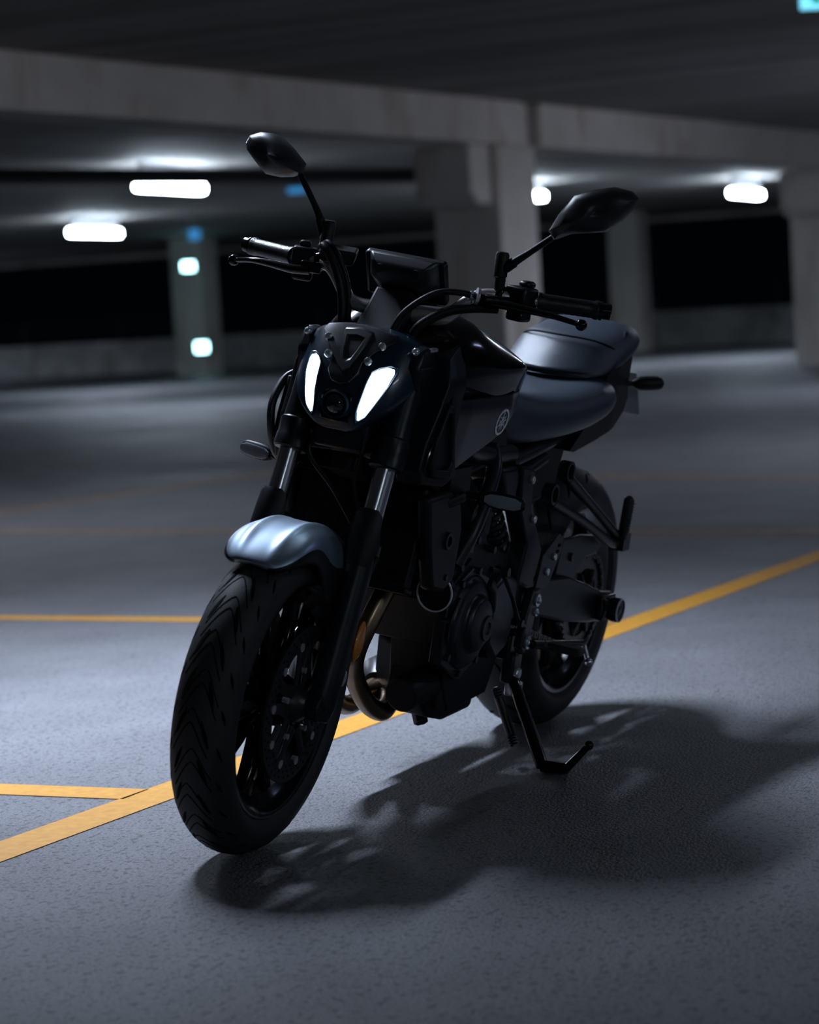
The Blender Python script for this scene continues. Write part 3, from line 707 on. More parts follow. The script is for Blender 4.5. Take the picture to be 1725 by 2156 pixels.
# --- tank and side panels
def mirror_loop(half):
    return half+[(-y, z) for y, z in reversed(half[1:-1])]
def body(secs, n=None):
    return MB().loft([[(x, y, z) for y, z in mirror_loop(h)] for x, h in secs])
TANK = [
    (.555, [(0, .880), (.05, .876), (.078, .860), (.086, .84), (.084, .81), (.075, .78), (0, .77)]),
    (.60, [(0, .908), (.06, .902), (.098, .884), (.108, .86), (.102, .82), (.092, .78), (0, .765)]),
    (.68, [(0, .944), (.075, .938), (.135, .914), (.152, .895), (.138, .868), (.124, .79), (0, .765)]),
    (.75, [(0, .975), (.09, .968), (.162, .938), (.186, .923), (.168, .897), (.150, .80), (0, .77)]),
    (.80, [(0, .993), (.098, .986), (.166, .950), (.196, .925), (.176, .900), (.160, .80), (0, .77)]),
    (.88, [(0, 1.015), (.102, 1.008), (.160, .972), (.194, .922), (.178, .900), (.165, .80), (0, .775)]),
    (.94, [(0, 1.030), (.108, 1.026), (.160, .988), (.188, .922), (.173, .898), (.162, .80), (0, .78)]),
    (.985, [(0, 1.026), (.112, 1.022), (.158, .984), (.178, .922), (.166, .895), (.158, .80), (0, .78)]),
    (1.035, [(0, 1.008), (.112, 1.004), (.150, .968), (.162, .91), (.152, .885), (.145, .81), (0, .79)]),
    (1.09, [(0, .974), (.100, .968), (.130, .940), (.140, .90), (.130, .875), (.125, .82), (0, .80)]),
    (1.10, [(0, .955), (.080, .950), (.110, .928), (.120, .90), (.118, .875), (.110, .83), (0, .82)]),
]
tank = P_('fuel_tank', body(TANK), M['paint'], sub=2, label='gloss black fuel tank')
mb = MB().lathe([(-.004, .0), (-.004, .042), (.006, .042), (.010, .036), (.010, 0)], (.84, 0, 1.008), 32, axis='z')
P_('filler_cap', mb, M['darkmetal'], tank)
for s in (1, -1):
    # lower tank skirt, sloping forward and down
    pl = [(.735, .885), (.80, .912), (.92, .916), (1.03, .91), (1.10, .87), (1.085, .79), (1.04, .728), (.99, .722), (.92, .746), (.85, .768), (.79, .792), (.742, .828)]
    mb = MB().plate(pl, 'y', s*.10, lambda x, z: s*(.174-.20*max(0, .84-z)-2.6*max(0, z-.872)**1.35-.10*max(0, x-1.0)-.2*max(0, .80-x)))
    sk = P_('side_cover', mb, M['paint'], tank, bevel=.010, bseg=3)
    # front scoop panel with its intake frame
    pl = [(.975, .985), (1.03, .972), (1.09, .948), (1.108, .91), (1.128, .86), (1.165, .79), (1.178, .735), (1.165, .708), (1.09, .700), (1.035, .718), (1.06, .80), (1.05, .87), (1.025, .93)]
    mb = MB().plate(pl, 'y', s*.105, lambda x, z: s*(.172-.42*max(0, z-.90)-.15*max(0, x-1.08)))
    sp_ = P_('air_scoop', mb, M['satin'], bevel=.012, bseg=3)
    pl2 = [(1.115, .865), (1.148, .795), (1.158, .745), (1.145, .722), (1.085, .718), (1.068, .738), (1.085, .80), (1.095, .86)]
    ho = [(1.113+(x-1.113)*.72, .79+(z-.79)*.76) for x, z in pl2]
    mb = MB().prism(pl2, 'y', s*.160, lambda x, z: s*(.182-.12*max(0, x-1.08)), hole=ho)
    P_('intake_frame', mb, M['plastic'], sp_, bevel=.004)
    mb = MB().tube([(1.02, s*.140, .975), (1.075, s*.145, .94), (1.085, s*.158, .90), (1.11, s*.172, .85), (1.15, s*.165, .785), (1.165, s*.160, .735)], .003, 8, smooth=6)
    P_('edge_trim', mb, M['paint'], sp_)
    lip = [(1.07, .135, .876), (1.10, .176, .866), (1.125, .186, .842), (1.150, .186, .806), (1.150, .182, .760), (1.130, .178, .714), (1.105, .165, .692), (1.15, .130, .715), (1.172, .128, .79), (1.13, .125, .862), (1.07, .135, .876)]
    if s < 0: P_('scoop_lip', MB().tube([(x, s*y, z) for x, y, z in lip], .008, 10, smooth=4), M['cowl'], sp_)
    P_('tank_screw', MB().ball((1.035, s*.138, .962), .007, 12), M['screw'], tank)
# round emblem with three crossed forks on each side of the tank
for s in (1, -1):
    mb = MB(); c = Vector((.827, s*.1668, .812)); ez = Vector((0, s*.196, .981)); exx = Vector((1, 0, 0)); ny = Vector((0, s*.981, -.196))
    def E(u, v, h=0): return c+exx*u+ez*v+ny*h
    R = .0285; r0 = .0050; n = 48; rings = []
    for i in range(n):
        a = 2*PI*i/n; e = (math.cos(a), math.sin(a))
        rings.append([E(e[0]*R, e[1]*R, 0), E(e[0]*R, e[1]*R, .0026), E(e[0]*(R-r0), e[1]*(R-r0), .0026), E(e[0]*(R-r0), e[1]*(R-r0), 0)])
    rings.append(rings[0]); mb.loft(rings, cap=False)
    for k in range(3):
        a = PI/2+2*PI*k/3; d = Vector((math.cos(a), math.sin(a))); t = Vector((-d.y, d.x)); w_ = .0011
        def q(u, v): return E(d.x*u+t.x*v, d.y*u+t.y*v, .0017)
        mb.tube([q(.0245, 0), q(.012, 0)], w_, 6)
        for g in (1, -1): mb.tube([q(.012, 0), q(.009, g*.0036), q(.004, g*.0036), q(-.0165, g*.0036)], w_, 6)
    P_('emblem', mb, M['emblem'], tank, label='round silver emblem with three crossed tuning forks')

# --- seats and tail
SEAT = [
    (.615, [(0, .868), (.05, .866), (.074, .85), (.082, .80), (.080, .755), (.05, .745), (0, .745)]),
    (.56, [(0, .855), (.06, .853), (.092, .838), (.104, .79), (.104, .732), (.06, .724), (0, .73)]),
    (.46, [(0, .838), (.08, .838), (.120, .825), (.136, .79), (.134, .736), (.07, .728), (0, .74)]),
    (.34, [(0, .833), (.095, .838), (.140, .832), (.162, .80), (.152, .744), (.08, .735), (0, .75)]),
    (.22, [(0, .845), (.10, .852), (.150, .846), (.174, .812), (.160, .758), (.08, .75), (0, .77)]),
    (.12, [(0, .872), (.09, .872), (.145, .860), (.170, .825), (.155, .780), (.07, .775), (0, .78)]),
    (.075, [(0, .86), (.06, .86), (.11, .85), (.13, .828), (.12, .80), (.05, .79), (0, .79)]),
]
P_('rider_seat', body(SEAT), M['vinyl'], sub=2, label='dark vinyl rider seat')
PILL = [
    (.245, [(0, .868), (.06, .868), (.095, .870), (.106, .866), (.10, .860), (.06, .858), (0, .858)]),
    (.225, [(0, .884), (.075, .883), (.112, .880), (.124, .872), (.115, .862), (.07, .858), (0, .858)]),
    (.185, [(0, .918), (.082, .916), (.117, .907), (.132, .886), (.122, .866), (.07, .858), (0, .858)]),
    (.150, [(0, .946), (.085, .944), (.117, .932), (.134, .90), (.124, .868), (.07, .858), (0, .858)]),
    (.10, [(0, .958), (.085, .956), (.117, .945), (.134, .915), (.126, .885), (.07, .87), (0, .87)]),
    (.0, [(0, .975), (.08, .973), (.110, .962), (.126, .935), (.118, .91), (.07, .895), (0, .895)]),
    (-.05, [(0, .985), (.07, .983), (.098, .973), (.112, .95), (.105, .93), (.06, .92), (0, .92)]),
    (-.075, [(0, .975), (.05, .974), (.075, .966), (.085, .952), (.078, .94), (.05, .935), (0, .935)]),
]
pm = body(PILL); pm.v = [(x-5.5*y*y, y, z) for x, y, z in pm.v]
pil = P_('pillion_seat', pm, M['vinyl'], sub=2, label='stepped pillion seat with bright front face')
seam = [(.058, .118, .918), (.084, .108, .932), (.124, .07, .9435), (.148, 0, .946), (.124, -.07, .9435), (.086, -.106, .932)]
mb = MB().tube(seam, .0022, 8, smooth=5)
P_('seam_piping', mb, M['groove'], pil)
for s in (1, -1):
    pl = [(.28, .705), (.22, .755), (.15, .80), (.12, .87), (.07, .905), (.0, .950), (-.03, .965), (-.055, .955), (-.06, .90), (-.052, .845), (-.068, .808), (-.045, .775), (.015, .740), (.14, .716), (.25, .699)]
    mb = MB().plate(pl, 'y', s*.04, lambda x, z: s*(.128-.10*max(0, .05-x)-.12*max(0, .78-z)-.25*max(0, z-.90)))
    P_('tail_cowl', mb, M['plastic'], bevel=.010, bseg=3)
mb = MB().box((-.02, 0, .86), (.10, .14, .14)); mb.box((.12, 0, .76), (.26, .13, .10))
P_('tail_light_body', mb, M['plastic'], bevel=.01)
mb = MB().prism([(.32, .745), (.20, .70), (.24, .60), (.36, .58), (.44, .63), (.46, .72)], 'y', -.08, .08)
P_('inner_fender', mb, M['plastic'], bevel=.01)
# number plate on its hanger, rear indicators
mb = MB(); mb.tube([(-.10, 0, .81), (-.17, 0, .80), (-.20, 0, .76)], .018, 10); mb.box((-.185, 0, .80), (.012, .12, .06))
hg = P_('plate_hanger', mb, M['plastic'], bevel=.003)
Rp = Matrix.Rotation(math.radians(32), 3, 'Y')
mb = MB(); mb.box((-.205, 0, .805), (.004, .186, .125), Rp)
P_('number_plate', mb, M['plate'], hg, bevel=.0015, label='pale number plate seen edge on')
def indicator(base, tip, name, steer=False, r=.0165, fwd=(1, 0, 0)):
    b, t = Vector(base), Vector(tip); d = (t-b); L_ = d.length; d.normalize(); f = Vector(fwd); f = (f-d*f.dot(d)).normalized(); u = d.cross(f)
    mb = MB(); mb.tube([b, b+d*L_*.28], [.0075, .0065], 12)
    rings = []
    for k, ry, rx in ((.24, .007, .007), (.32, .012, .012), (.42, .0165, .016), (.60, .0175, .016), (.85, .0165, .014), (.95, .013, .011), (1.0, .006, .005)):
        rings.append([b+d*L_*k+u*ry*math.cos(a)+f*rx*math.sin(a)*(1 if math.sin(a) < 0 else .55) for a in [2*PI*j/20 for j in range(20)]])
    mb.loft(rings)
    o = P_(name, mb, M['plastic'], steer=steer)
    mb = MB(); rings = []
    for k, ry in ((.33, .006), (.42, .0115), (.60, .0130), (.84, .0120), (.94, .007)):
        x0 = .55*(.016 if k < .8 else .0138)
        rings.append([b+d*L_*k+u*ry*math.cos(a)+f*(x0+.0015+.002*max(0, math.sin(a))) if math.sin(a) > -.01 else b+d*L_*k+u*ry*math.cos(a)+f*(x0-.003) for a in [2*PI*j/16 for j in range(16)]])
    mb.loft(rings)
    P_('indicator_lens', mb, M['clear'], o, steer=steer)
    return o
indicator((.94, .16, .672), (.925, .282, .668), 'front_indicator')
indicator((1.07, -.185, .690), (1.058, -.292, .698), 'front_indicator')
indicator((-.06, .10, .838), (-.115, .183, .850), 'rear_indicator', fwd=(-1, 0, 0))
indicator((-.06, -.10, .838), (-.115, -.183, .850), 'rear_indicator', fwd=(-1, 0, 0))

# --- frame
mb = MB()
for s in (1, -1):
    mb.tube([(1.07, s*.05, .86), (.95, s*.13, .77), (.80, s*.125, .735), (.60, s*.105, .72)], .020, 14, smooth=5)
    mb.tube([(.735, s*.118, .745), (.775, s*.145, .700), (.862, s*.155, .595), (.90, s*.14, .52)], .0155, 14, smooth=4)
    mb.tube([(.60, s*.105, .70), (.40, s*.09, .715), (.18, s*.08, .745)], .016, 12, smooth=4)
    mb.tube([(.56, s*.105, .66), (.36, s*.09, .69)], .014, 12)
mb.tube([(1.155, 0, .70), (1.06, 0, .95)], .042, 20)
P_('frame', mb, M['darkmetal'], label='black tube frame')
for s in (1, -1):
    pl = [(.605, .70), (.53, .685), (.523, .60), (.468, .545), (.425, .498), (.452, .425), (.443, .365), (.49, .35), (.535, .38), (.545, .445), (.52, .52), (.585, .60)]
    mb = MB().prism(pl, 'y', s*.10, s*.142)
    fp = P_('pivot_plate', mb, M['satin'], bevel=.006, bseg=3)
    mb = MB(); mb.cyl((.495, s*.13, .395), (.495, s*.148, .395), .026, 24); mb.cyl((.495, s*.14, .395), (.495, s*.152, .395), .015, 6)
    P_('pivot_bolt', mb, M['darkmetal'], fp, bevel=.002)
    each('plate_bolt', [MB().cyl((x, s*.14, z), (x, s*.149, z), .009, 12) for x, z in ((.548, .665), (.508, .575))], M['screw'], fp, bevel=.002)
    pl = [(.705, .70), (.61, .70), (.592, .67), (.606, .61), (.64, .60)]
    P_('side_panel', MB().prism(pl, 'y', s*.09, s*.135), M['satin'], bevel=.012, bseg=3)
    # heel guard
    pl = [(.425, .543), (.398, .530), (.402, .50), (.445, .44), (.474, .422), (.53, .432), (.508, .503)]
    mb = MB().prism(pl, 'y', s*.172, s*.178)
    hg_ = P_('heel_guard', mb, M['satin'], bevel=.002)
    each('guard_bolt', [MB().cyl((x, s*.17, z), (x, s*.184, z), .0085, 12) for x, z in ((.478, .463), (.445, .492))], M['screw'], hg_, bevel=.002)
    each('vent_hole', [MB().cyl((.425-.010*j+.006*i, s*.1775, .515-.013*i), (.425-.010*j+.006*i, s*.1786, .515-.013*i), .0045, 6) for i in range(3) for j in range(2)], M['groove'], hg_)
    # rider peg with its bracket
    pl = [(.51, .425), (.465, .425), (.485, .36), (.50, .30), (.525, .28), (.545, .30), (.535, .36)]
    mb = MB().prism(pl, 'y', s*.150, s*.170)
    pb_ = P_('peg_bracket', mb, M['darkmetal'], bevel=.004)
    each('bracket_bolt', [MB().cyl((x, s*.168, z), (x, s*.174, z), r, 20).ball((x, s*.174, z), r*.55, 12) for x, z, r in ((.489, .399, .014), (.489, .372, .009), (.513, .308, .015))], M['screw'], pb_)
    mb = MB(); mb.tube([(.50, s*.165, .305), (.47, s*.20, .30)], .011, 12); mb.box((.452, s*.235, .298), (.034, .085, .018))
    P_('rider_peg', mb, M['rubber'], pb_, bevel=.004)
    # passenger peg hanger
    mb = MB(); ya = s*.135; yb = s*.165
    mb.lathe([(-.012, .017), (.012, .017), (.012, .0235), (-.012, .0235)], (.325, ya, .665), 24)
    mb.lathe([(-.012, .017), (.012, .017), (.012, .0235), (-.012, .0235)], (.405, ya, .62), 24)
    mb.tube([(.312, ya, .648), (.16, s*.15, .57), (.04, yb, .505), (.0, yb, .49)], [.014, .011, .011, .014], 12, smooth=4)
    mb.tube([(.392, ya, .602), (.22, s*.15, .545), (.05, yb, .48), (.0, yb, .475)], [.014, .011, .011, .014], 12, smooth=4)
    mb.box((-.005, s*.17, .478), (.045, .035, .04))
    ph_ = P_('passenger_peg_hanger', mb, M['darkmetal'])
    mb = MB(); mb.tube([(.005, s*.178, .485), (.02, s*.185, .515), (.045, s*.195, .585), (.048, s*.196, .592)], [.010, .0135, .0125, .007], 12)
    mb.mat(1)
    for i in range(9):
        for j in (-1, 0, 1):
            mb.ball((.024+.0026*i+.002*j, s*(.199+.0014*i), .518+.0075*i+.0*j), .0022, 6)
    P_('passenger_peg', mb, [M['rubber'], M['screw']], ph_, label='folded studded passenger peg')

# --- rear wheel, swingarm, chain
rw_ = P_('rear_wheel', rim(RX, RZ, .145, .16, .075, .06, math.radians(20)), M['paint'], label='gloss black rear wheel')
P_('tyre', tyre(RX, RZ, .315, .09, .07, .222, .07, rear_pattern()), [M['rubber'], M['groove']], rw_)
P_('brake_disc', disc(RX, RZ, -.10, .122, .088), [M['disc'], M['groove'], M['screw']], rw_)
mb = MB(); n = 43; prof = []
for k in range(n*4):
    a = 2*PI*k/(n*4); r = .112+(.006 if k % 4 in (1, 2) else -.001)
    prof.append((RX+r*math.cos(a), RZ+r*math.sin(a)))
ho = [(RX+.082*math.cos(2*PI*k/(n*4)), RZ+.082*math.sin(2*PI*k/(n*4))) for k in range(n*4)]
mb.prism(prof, 'y', .093, .099, hole=ho)
for k in range(6):
    a = 2*PI*k/6; mb.tube([(RX+.045*math.cos(a), .096, RZ+.045*math.sin(a)), (RX+.086*math.cos(a), .096, RZ+.086*math.sin(a))], [.016, .011], 10, sq=.4)
    mb.cyl((RX+.06*math.cos(a), .09, RZ+.06*math.sin(a)), (RX+.06*math.cos(a), .108, RZ+.06*math.sin(a)), .008, 6)
mb.lathe([(.075, .02), (.075, .052), (.10, .05), (.105, .02)], (RX, 0, RZ), 32)
P_('rear_sprocket', mb, M['chain'], rw_)
# chain path: rear sprocket to front sprocket
path = []
fs_ = (.575, .395); rr_ = .0325
for i in range(19):
    a = math.radians(78)+math.radians(204)*i/18; path.append((RX+.1165*math.cos(a), RZ+.1165*math.sin(a)))
for i in range(9):
    a = math.radians(282)+math.radians(156)*i/8; path.append((fs_[0]+rr_*math.cos(a), fs_[1]+rr_*math.sin(a)))
path.append(path[0])
acc = [0.0]
for i in range(1, len(path)): acc.append(acc[-1]+math.hypot(path[i][0]-path[i-1][0], path[i][1]-path[i-1][1]))
mb = MB(); nl = int(acc[-1]/.0159); 
for k in range(nl):
    q = acc[-1]*(k+.5)/nl; j = next(i for i in range(1, len(acc)) if acc[i] >= q); t = (q-acc[j-1])/(acc[j]-acc[j-1])
    x = path[j-1][0]+(path[j][0]-path[j-1][0])*t; z = path[j-1][1]+(path[j][1]-path[j-1][1])*t
    a = math.atan2(path[j][1]-path[j-1][1], path[j][0]-path[j-1][0]); dx, dz = math.cos(a)*.0095, math.sin(a)*.0095
    off = .0085 if k % 2 else .0055
    for g in (1, -1):
        pl = []
        for (cx_, cz_, a0) in ((x+dx*.85, z+dz*.85, a-PI/2), (x-dx*.85, z-dz*.85, a+PI/2)):
            for i in range(5): pl.append((cx_+.0072*math.cos(a0+PI*i/4), cz_+.0072*math.sin(a0+PI*i/4)))
        mb.prism(pl, 'y', .096+g*off-.001, .096+g*off+.001)
    mb.cyl((x+dx, .085, z+dz), (x+dx, .107, z+dz), .0045, 8)
P_('drive_chain', mb, M['chain'], label='steel drive chain below the swingarm')
mb = MB()
for s in (1, -1):
    y0 = s*.110
    def yo(x, z): return s*(.152-.03*max(0, (x-.25)/.25))
    pl = [(.50, .425), (.40, .425), (.25, .418), (.12, .385), (.02, .356), (-.06, .345), (-.07, .285), (-.03, .277), (.10, .290), (.25, .313), (.40, .345), (.49, .355)]
    mb.prism(pl, 'y', y0, yo)
mb.box((.37, 0, .39), (.10, .23, .06)); mb.cyl((.495, -.115, .395), (.495, .115, .395), .034, 24)
sa = P_('swingarm', mb, M['satin'], bevel=.008, bseg=3)
for s in (1, -1):
    mb = MB(); mb.box((.0, s*.160, .318), (.085, .016, .058))
    mb.prism([(.052, .345), (.02, .338), (.02, .298), (.052, .287), (.03, .316)], 'y', s*.166, s*.176)
    P_('axle_block', mb, M['darkmetal'], sa, bevel=.005)
    mb = MB().lathe([(s*.165, .0), (s*.165, .023), (s*.180, .029), (s*.198, .029), (s*.200, .026), (s*.1975, .024), (s*.196, .012), (s*.199, .008), (s*.199, 0)], (.004, 0, .316), 32)
    P_('axle_cap', mb, M['darkmetal'], sa)
    mb = MB().lathe([(s*.198, .0255), (s*.2005, .0262), (s*.2005, .0285), (s*.198, .029)], (.004, 0, .316), 32)
    P_('cap_ring', mb, M['screw'], sa)
pl = [(.27, .500), (.16, .502), (.07, .492), (.005, .462), (.03, .445), (.10, .442), (.145, .415), (.17, .395), (.29, .405)]
cg = P_('chain_guard', MB().prism(pl, 'y', .118, .130), M['satin'], bevel=.003)
mb = MB().cyl((.205, .128, .455), (.205, .136, .455), .010, 14)
P_('guard_screw', mb, M['darkmetal'], cg, bevel=.002)
hs = [20, 26, 40, 55, 70, 85, 100, 112, 118]
hug = MB().loft(fender_rings(hs, [.33]*9, [.315, .312, .308, .300, .290, .285, .29, .30, .315], [.06, .075, .085, .09, .092, .092, .09, .085, .07], RX, RZ, ridge=0.0, ex=.8))
shk = MB(); shk.cyl((.50, 0, .62), (.34, 0, .44), .025, 16)
for i in range(7):
    a = i/7; c = Vector((.49-.14*a, 0, .61-.16*a)); d = Vector((-.16, 0, -.18)).normalized(); e = d.cross(Vector((0, 1, 0)))
    shk.tube([c+(e*math.cos(q)+Vector((0, 1, 0))*math.sin(q))*.038+d*(q/(2*PI))*.022 for q in [2*PI*j/16 for j in range(17)]], .006, 8)
P_('rear_shock', shk, M['darkmetal'])

# --- engine
mb = MB()
mb.prism([(.54, .335), (.52, .42), (.58, .50), (.70, .54), (.80, .55), (.86, .50), (.92, .44), (.865, .335)], 'y', -.125, .125)
mb.prism([(.60, .20), (.545, .30), (.545, .34), (.86, .34), (.84, .25), (.80, .19)], 'y', .0, .124)
mb.prism([(.60, .20), (.545, .34), (.67, .34), (.66, .20)], 'y', -.10, .0)
mb.prism([(.70, .52), (.86, .47), (.99, .60), (.97, .66), (.86, .70), (.80, .66)], 'y', -.13, .13)
for i in range(5): mb.prism([(.80+.02*i, .515-.005*i+.022*i), (.90+.016*i, .46+.025*i), (.905+.016*i, .466+.025*i), (.803+.02*i, .522+.02*i)], 'y', -.137, .137)
mb.prism([(.52, .45), (.48, .40), (.50, .30), (.56, .27), (.60, .46)], 'y', -.12, .12)
eng = P_('engine', mb, M['block'], bevel=.010, bseg=3, label='black parallel engine block')
for s in (1, -1):
    # crankcase side cover: stepped round housing
    mb = MB().lathe([(s*.118, 0), (s*.118, .102), (s*.140, .100), (s*.152, .088), (s*.156, .060), (s*.168, .057), (s*.172, .050), (s*.172, 0)], (.79, 0, .385), 48)
    mb.prism([(.70, .30), (.70, .47), (.79, .50), (.90, .46), (.905, .31), (.80, .26)], 'y', s*.11, s*.138)
    cv = P_('crankcase_cover', mb, M['engine'], eng, bevel=.004)
    mb = MB().lathe([(s*.170, .0), (s*.170, .028), (s*.176, .026), (s*.176, .014), (s*.173, .012), (s*.173, 0)], (.765, 0, .375), 32)
    P_('inspection_cap', mb, M['darkmetal'], cv)
    each('cover_boss', [MB().tube([(.86, s*.150, .44), (.885, s*.15, .40), (.888, s*.15, .36)], [.018, .022, .016], 12, sq=.45, up=(0, 1, 0), smooth=4),
                        MB().tube([(.74, s*.156, .465), (.71, s*.156, .44), (.70, s*.156, .40)], [.012, .016, .012], 12, sq=.45, up=(0, 1, 0), smooth=4)], M['satin'], cv)
    bl = [(.79+.108*math.cos(math.radians(a+10)), .385+.108*math.sin(math.radians(a+10)), .0075) for a in range(0, 360, 45)]
    each('cover_bolt', [MB().cyl((x, s*.128, z), (x, s*.146, z), r, 10) for x, z, r in bl+[(.835, .545, .008), (.80, .56, .008), (.87, .51, .008), (.71, .53, .008), (.92, .47, .008)]], M['darkmetal'], cv)
    mb = MB().prism([(.58, .30), (.55, .36), (.56, .45), (.63, .475), (.69, .45), (.69, .32), (.64, .28)], 'y', s*.11, s*.150)
    P_('sprocket_cover', mb, M['engine'], eng, bevel=.012, bseg=3)
    each('engine_mount', [MB().lathe([(s*.13, .0), (s*.13, .04), (s*.150, .038), (s*.156, .03), (s*.152, .018), (s*.152, 0)], (.835, 0, .605), 32),
                          MB().lathe([(s*.13, .014), (s*.152, .016), (s*.152, .024), (s*.13, .026)], (.873, 0, .565), 28)], M['darkmetal'], eng)
    mb = MB().prism([(.76, .56), (.70, .55), (.69, .60), (.74, .67), (.79, .66)], 'y', s*.08, s*.125)
    P_('throttle_body', mb, M['plastic'], eng, bevel=.01)
mb = MB().loft([[(.86, .005, .225), (.86, .08, .225), (.84, .09, .30), (.84, .005, .30)], [(.82, .0, .175), (.82, .09, .175), (.79, .10, .30), (.79, .0, .30)],
                [(.72, -.085, .150), (.72, .085, .150), (.70, .10, .30), (.70, -.10, .30)], [(.57, -.08, .150), (.57, .08, .150), (.56, .09, .28), (.56, -.09, .28)], [(.54, -.07, .19), (.54, .07, .19), (.54, .08, .26), (.54, -.08, .26)]])
sm_ = P_('oil_sump', mb, M['block'], eng, bevel=.008)
mb = MB().cyl((.755, .04, .168), (.765, .055, .145), .016, 6)
P_('drain_plug', mb, M['darkmetal'], sm_, bevel=.002)
mb = MB().cyl((.84, .085, .252), (.95, .080, .243), .036, 32)
P_('oil_filter', mb, M['block'], eng, bevel=.004)
mb = MB().cyl((.94, .131, .468), (.965, .131, .468), .037, 32)
P_('horn', mb, M['plastic'], eng)
mb = MB().lathe([(.003, .036), (.006, .0365), (.006, .039), (.003, .0395)], (.962, .131, .468), 40, axis='x')
P_('horn_ring', mb, M['emblem'], bpy.data.objects['horn'], label='thin bright horn ring')
# exhaust: two header pipes dropping in front of the engine, collector below
ex = MB()
ex.tube([(.93, .05, .50), (1.0, .045, .47), (1.045, .03, .39), (1.045, .012, .325), (1.005, .0, .27), (.935, .0, .208), (.87, .005, .178), (.80, -.01, .180), (.70, -.06, .19)], .0205, 20, smooth=8)
P_('exhaust_pipe', ex, M['exhaust'], label='bronze header pipe curving under the engine')
ex = MB()
ex.tube([(.93, -.06, .50), (1.0, -.062, .47), (1.05, -.065, .39), (1.045, -.07, .31), (.99, -.072, .245), (.92, -.075, .192), (.85, -.078, .170), (.78, -.08, .178), (.70, -.085, .19)], .0205, 20, smooth=8)
P_('exhaust_pipe', ex, M['exhaust'])
ex = MB(); ex.tube([(.72, -.08, .19), (.68, -.09, .19), (.48, -.10, .195), (.42, -.11, .21)], [.03, .055, .055, .04], 20)
ex.tube([(.44, -.11, .22), (.36, -.15, .26), (.25, -.17, .30)], [.045, .055, .045], 20)
P_('muffler', ex, M['darkmetal'])
# radiator with side covers
mb = MB(); Rr = Matrix.Rotation(math.radians(-14), 3, 'Y')
mb.box((1.085, -.01, .590), (.03, .29, .20), Rr)
rad = P_('radiator', mb, M['radiator'], bevel=.005)
mb = MB()
for i in range(58): mb.box(Vector((1.085, -.01, .590))+Rr @ Vector((.0165, -.142+.005*i, 0)), (.004, .0016, .18), Rr)
P_('radiator_fins', mb, M['darkmetal'], rad)
mb = MB(); mb.box(Vector((1.085, -.01, .590))+Rr @ Vector((0, 0, .108)), (.04, .31, .018), Rr); mb.box(Vector((1.085, -.01, .590))+Rr @ Vector((0, 0, -.105)), (.034, .30, .012), Rr)
P_('radiator_tank', mb, M['plastic'], rad, bevel=.004)
for s in (1, -1):
    pl = [(1.13, .68), (1.02, .685), (.965, .66), (.945, .60), (.955, .50), (1.0, .478), (1.06, .49), (1.10, .585)]
    mb = MB().prism(pl, 'y', s*.135, s*.165)
    rc = P_('radiator_cover', mb, M['plastic'], rad, bevel=.010, bseg=3)
    each('cover_clip', [MB().lathe([(s*.164, .010), (s*.170, .011), (s*.170, .017), (s*.164, .018)], (1.015, 0, .585), 24), MB().lathe([(s*.164, 0), (s*.168, 0), (s*.168, .006), (s*.164, .007)], (1.0, 0, .51), 16)], M['satin'], rc)
    mb = MB().box((.965, s*.130, .700), (.10, .05, .05)); mb.tube([(1.02, s*.12, .69), (1.04, s*.15, .66), (.98, s*.168, .672)], .012, 10, smooth=4)
    P_('indicator_stay', mb, M['plastic'], bevel=.005)

# --- shift linkage and side stand
mb = MB(); mb.tube([(.80, .178, .505), (.765, .19, .498), (.70, .195, .435), (.645, .195, .375), (.60, .19, .36)], [.007, .005, .0045, .0055, .007], 10)
mb.cyl((.765, .175, .50), (.765, .205, .50), .010, 12); mb.cyl((.645, .18, .375), (.645, .205, .375), .008, 12)
P_('shift_rod', mb, M['darkmetal'])
mb = MB(); mb.tube([(.52, .185, .308), (.46, .195, .302), (.36, .205, .292), (.285, .215, .283), (.262, .216, .292)], [.010, .008, .007, .0085, .005], 12, smooth=4)
sl = P_('shift_lever', mb, M['darkmetal'])
mb = MB(); mb.tube([(.277, .216, .282), (.283, .232, .250)], .0065, 12); mb.ball((.284, .236, .243), .0095, 12)
P_('shift_tip', mb, M['chrome'], sl, label='bright shift lever tip')
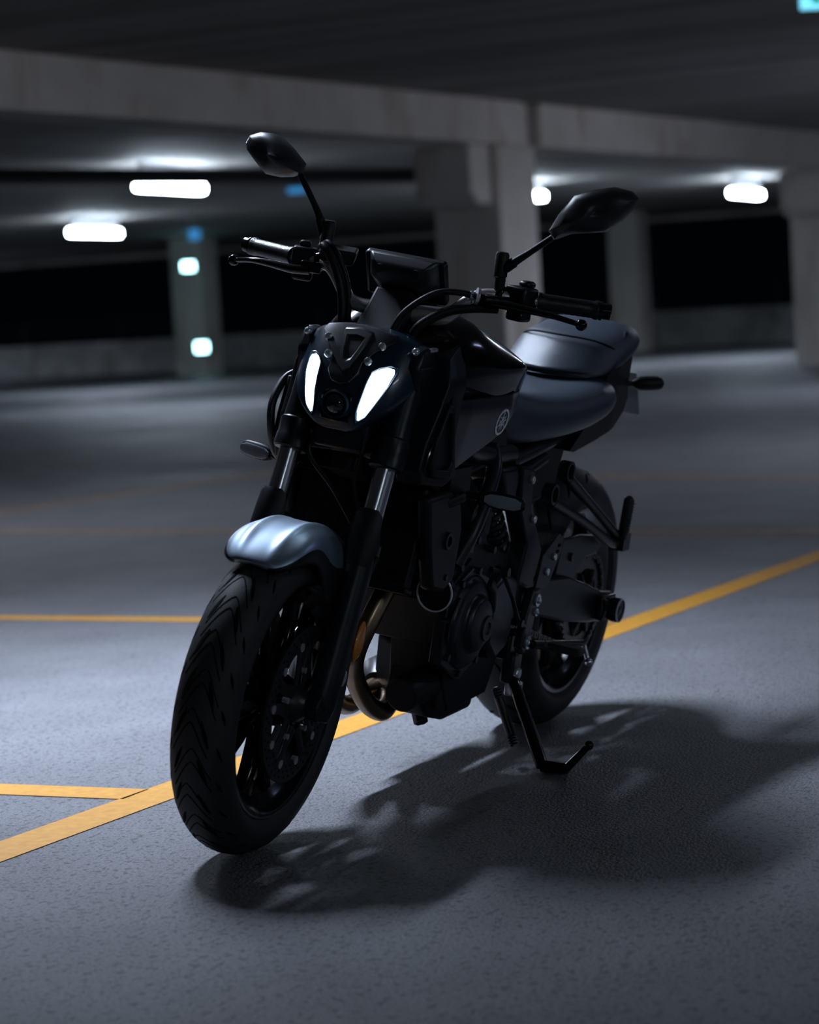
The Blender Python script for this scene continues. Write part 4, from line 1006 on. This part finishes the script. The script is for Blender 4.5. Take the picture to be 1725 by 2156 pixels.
# the stand is worked out in the world, then turned back into the bike frame so that its foot meets the floor
LR = Matrix.Rotation(LEAN, 3, 'X')
def wp(x, y, z): return LR @ Vector((x, y, z))
mb = MB()
a_ = Vector((.497, .135, .232)); f_ = wp(.600, .285, .014)
mb.tube([a_+Vector((0, 0, .01)), a_*.93+f_*.07, a_*.8+f_*.2, a_*.15+f_*.85, f_], [.015, .014, .0125, .0145, .0135], 16)
mb.tube([f_, wp(.603, .32, .011), wp(.605, .345, .011)], [.0135, .013, .011], 14)
mb.tube([wp(.605, .342, .011), wp(.585, .385, .055)], [.0095, .0075], 12); mb.ball(wp(.584, .388, .058), .0105, 12)
sd = P_('side_stand', mb, M['paint'], label='black side stand leg touching the floor')
mb = MB(); mb.box(a_+Vector((.0, .0, .012)), (.05, .03, .07)); mb.box(a_+Vector((.0, -.02, .06)), (.07, .05, .06))
P_('stand_bracket', mb, M['darkmetal'], bevel=.006)
mb = MB(); mb.cyl(a_+Vector((.004, .008, .0)), a_+Vector((.004, .024, .0)), .015, 8); mb.box(a_+Vector((.012, .010, -.032)), (.022, .022, .034)); mb.box(a_+Vector((-.035, .012, -.035)), (.014, .014, .02))
P_('stand_bolt', mb, M['screw'], sd, bevel=.004, label='pale metal stand pivot bolt')
s0 = Vector((.53, .118, .200)); s1 = Vector((.545, .19, .080)); ds = s1-s0; dn = ds.normalized(); e1 = dn.orthogonal().normalized(); e2 = dn.cross(e1)
mb = MB(); 
for u0, u1 in ((0, .22), (.74, .95)):
    nn = 60; mb.tube([s0+ds*(u0+(u1-u0)*i/nn)+(e1*math.cos(2*PI*5*i/nn)+e2*math.sin(2*PI*5*i/nn))*.0088 for i in range(nn+1)], .0018, 6)
mb.tube([s0+ds*.18, s0+ds*.78], .0105, 14)
P_('stand_spring', mb, M['darkmetal'], sd)
for s in (1, -1):                                      # small covers filling the flank behind the radiator
    P_('air_box', MB().prism([(1.0, .74), (.80, .78), (.66, .78), (.64, .72), (.76, .70), (.96, .68)], 'y', s*.0, s*.118), M['plastic'], bevel=.01)
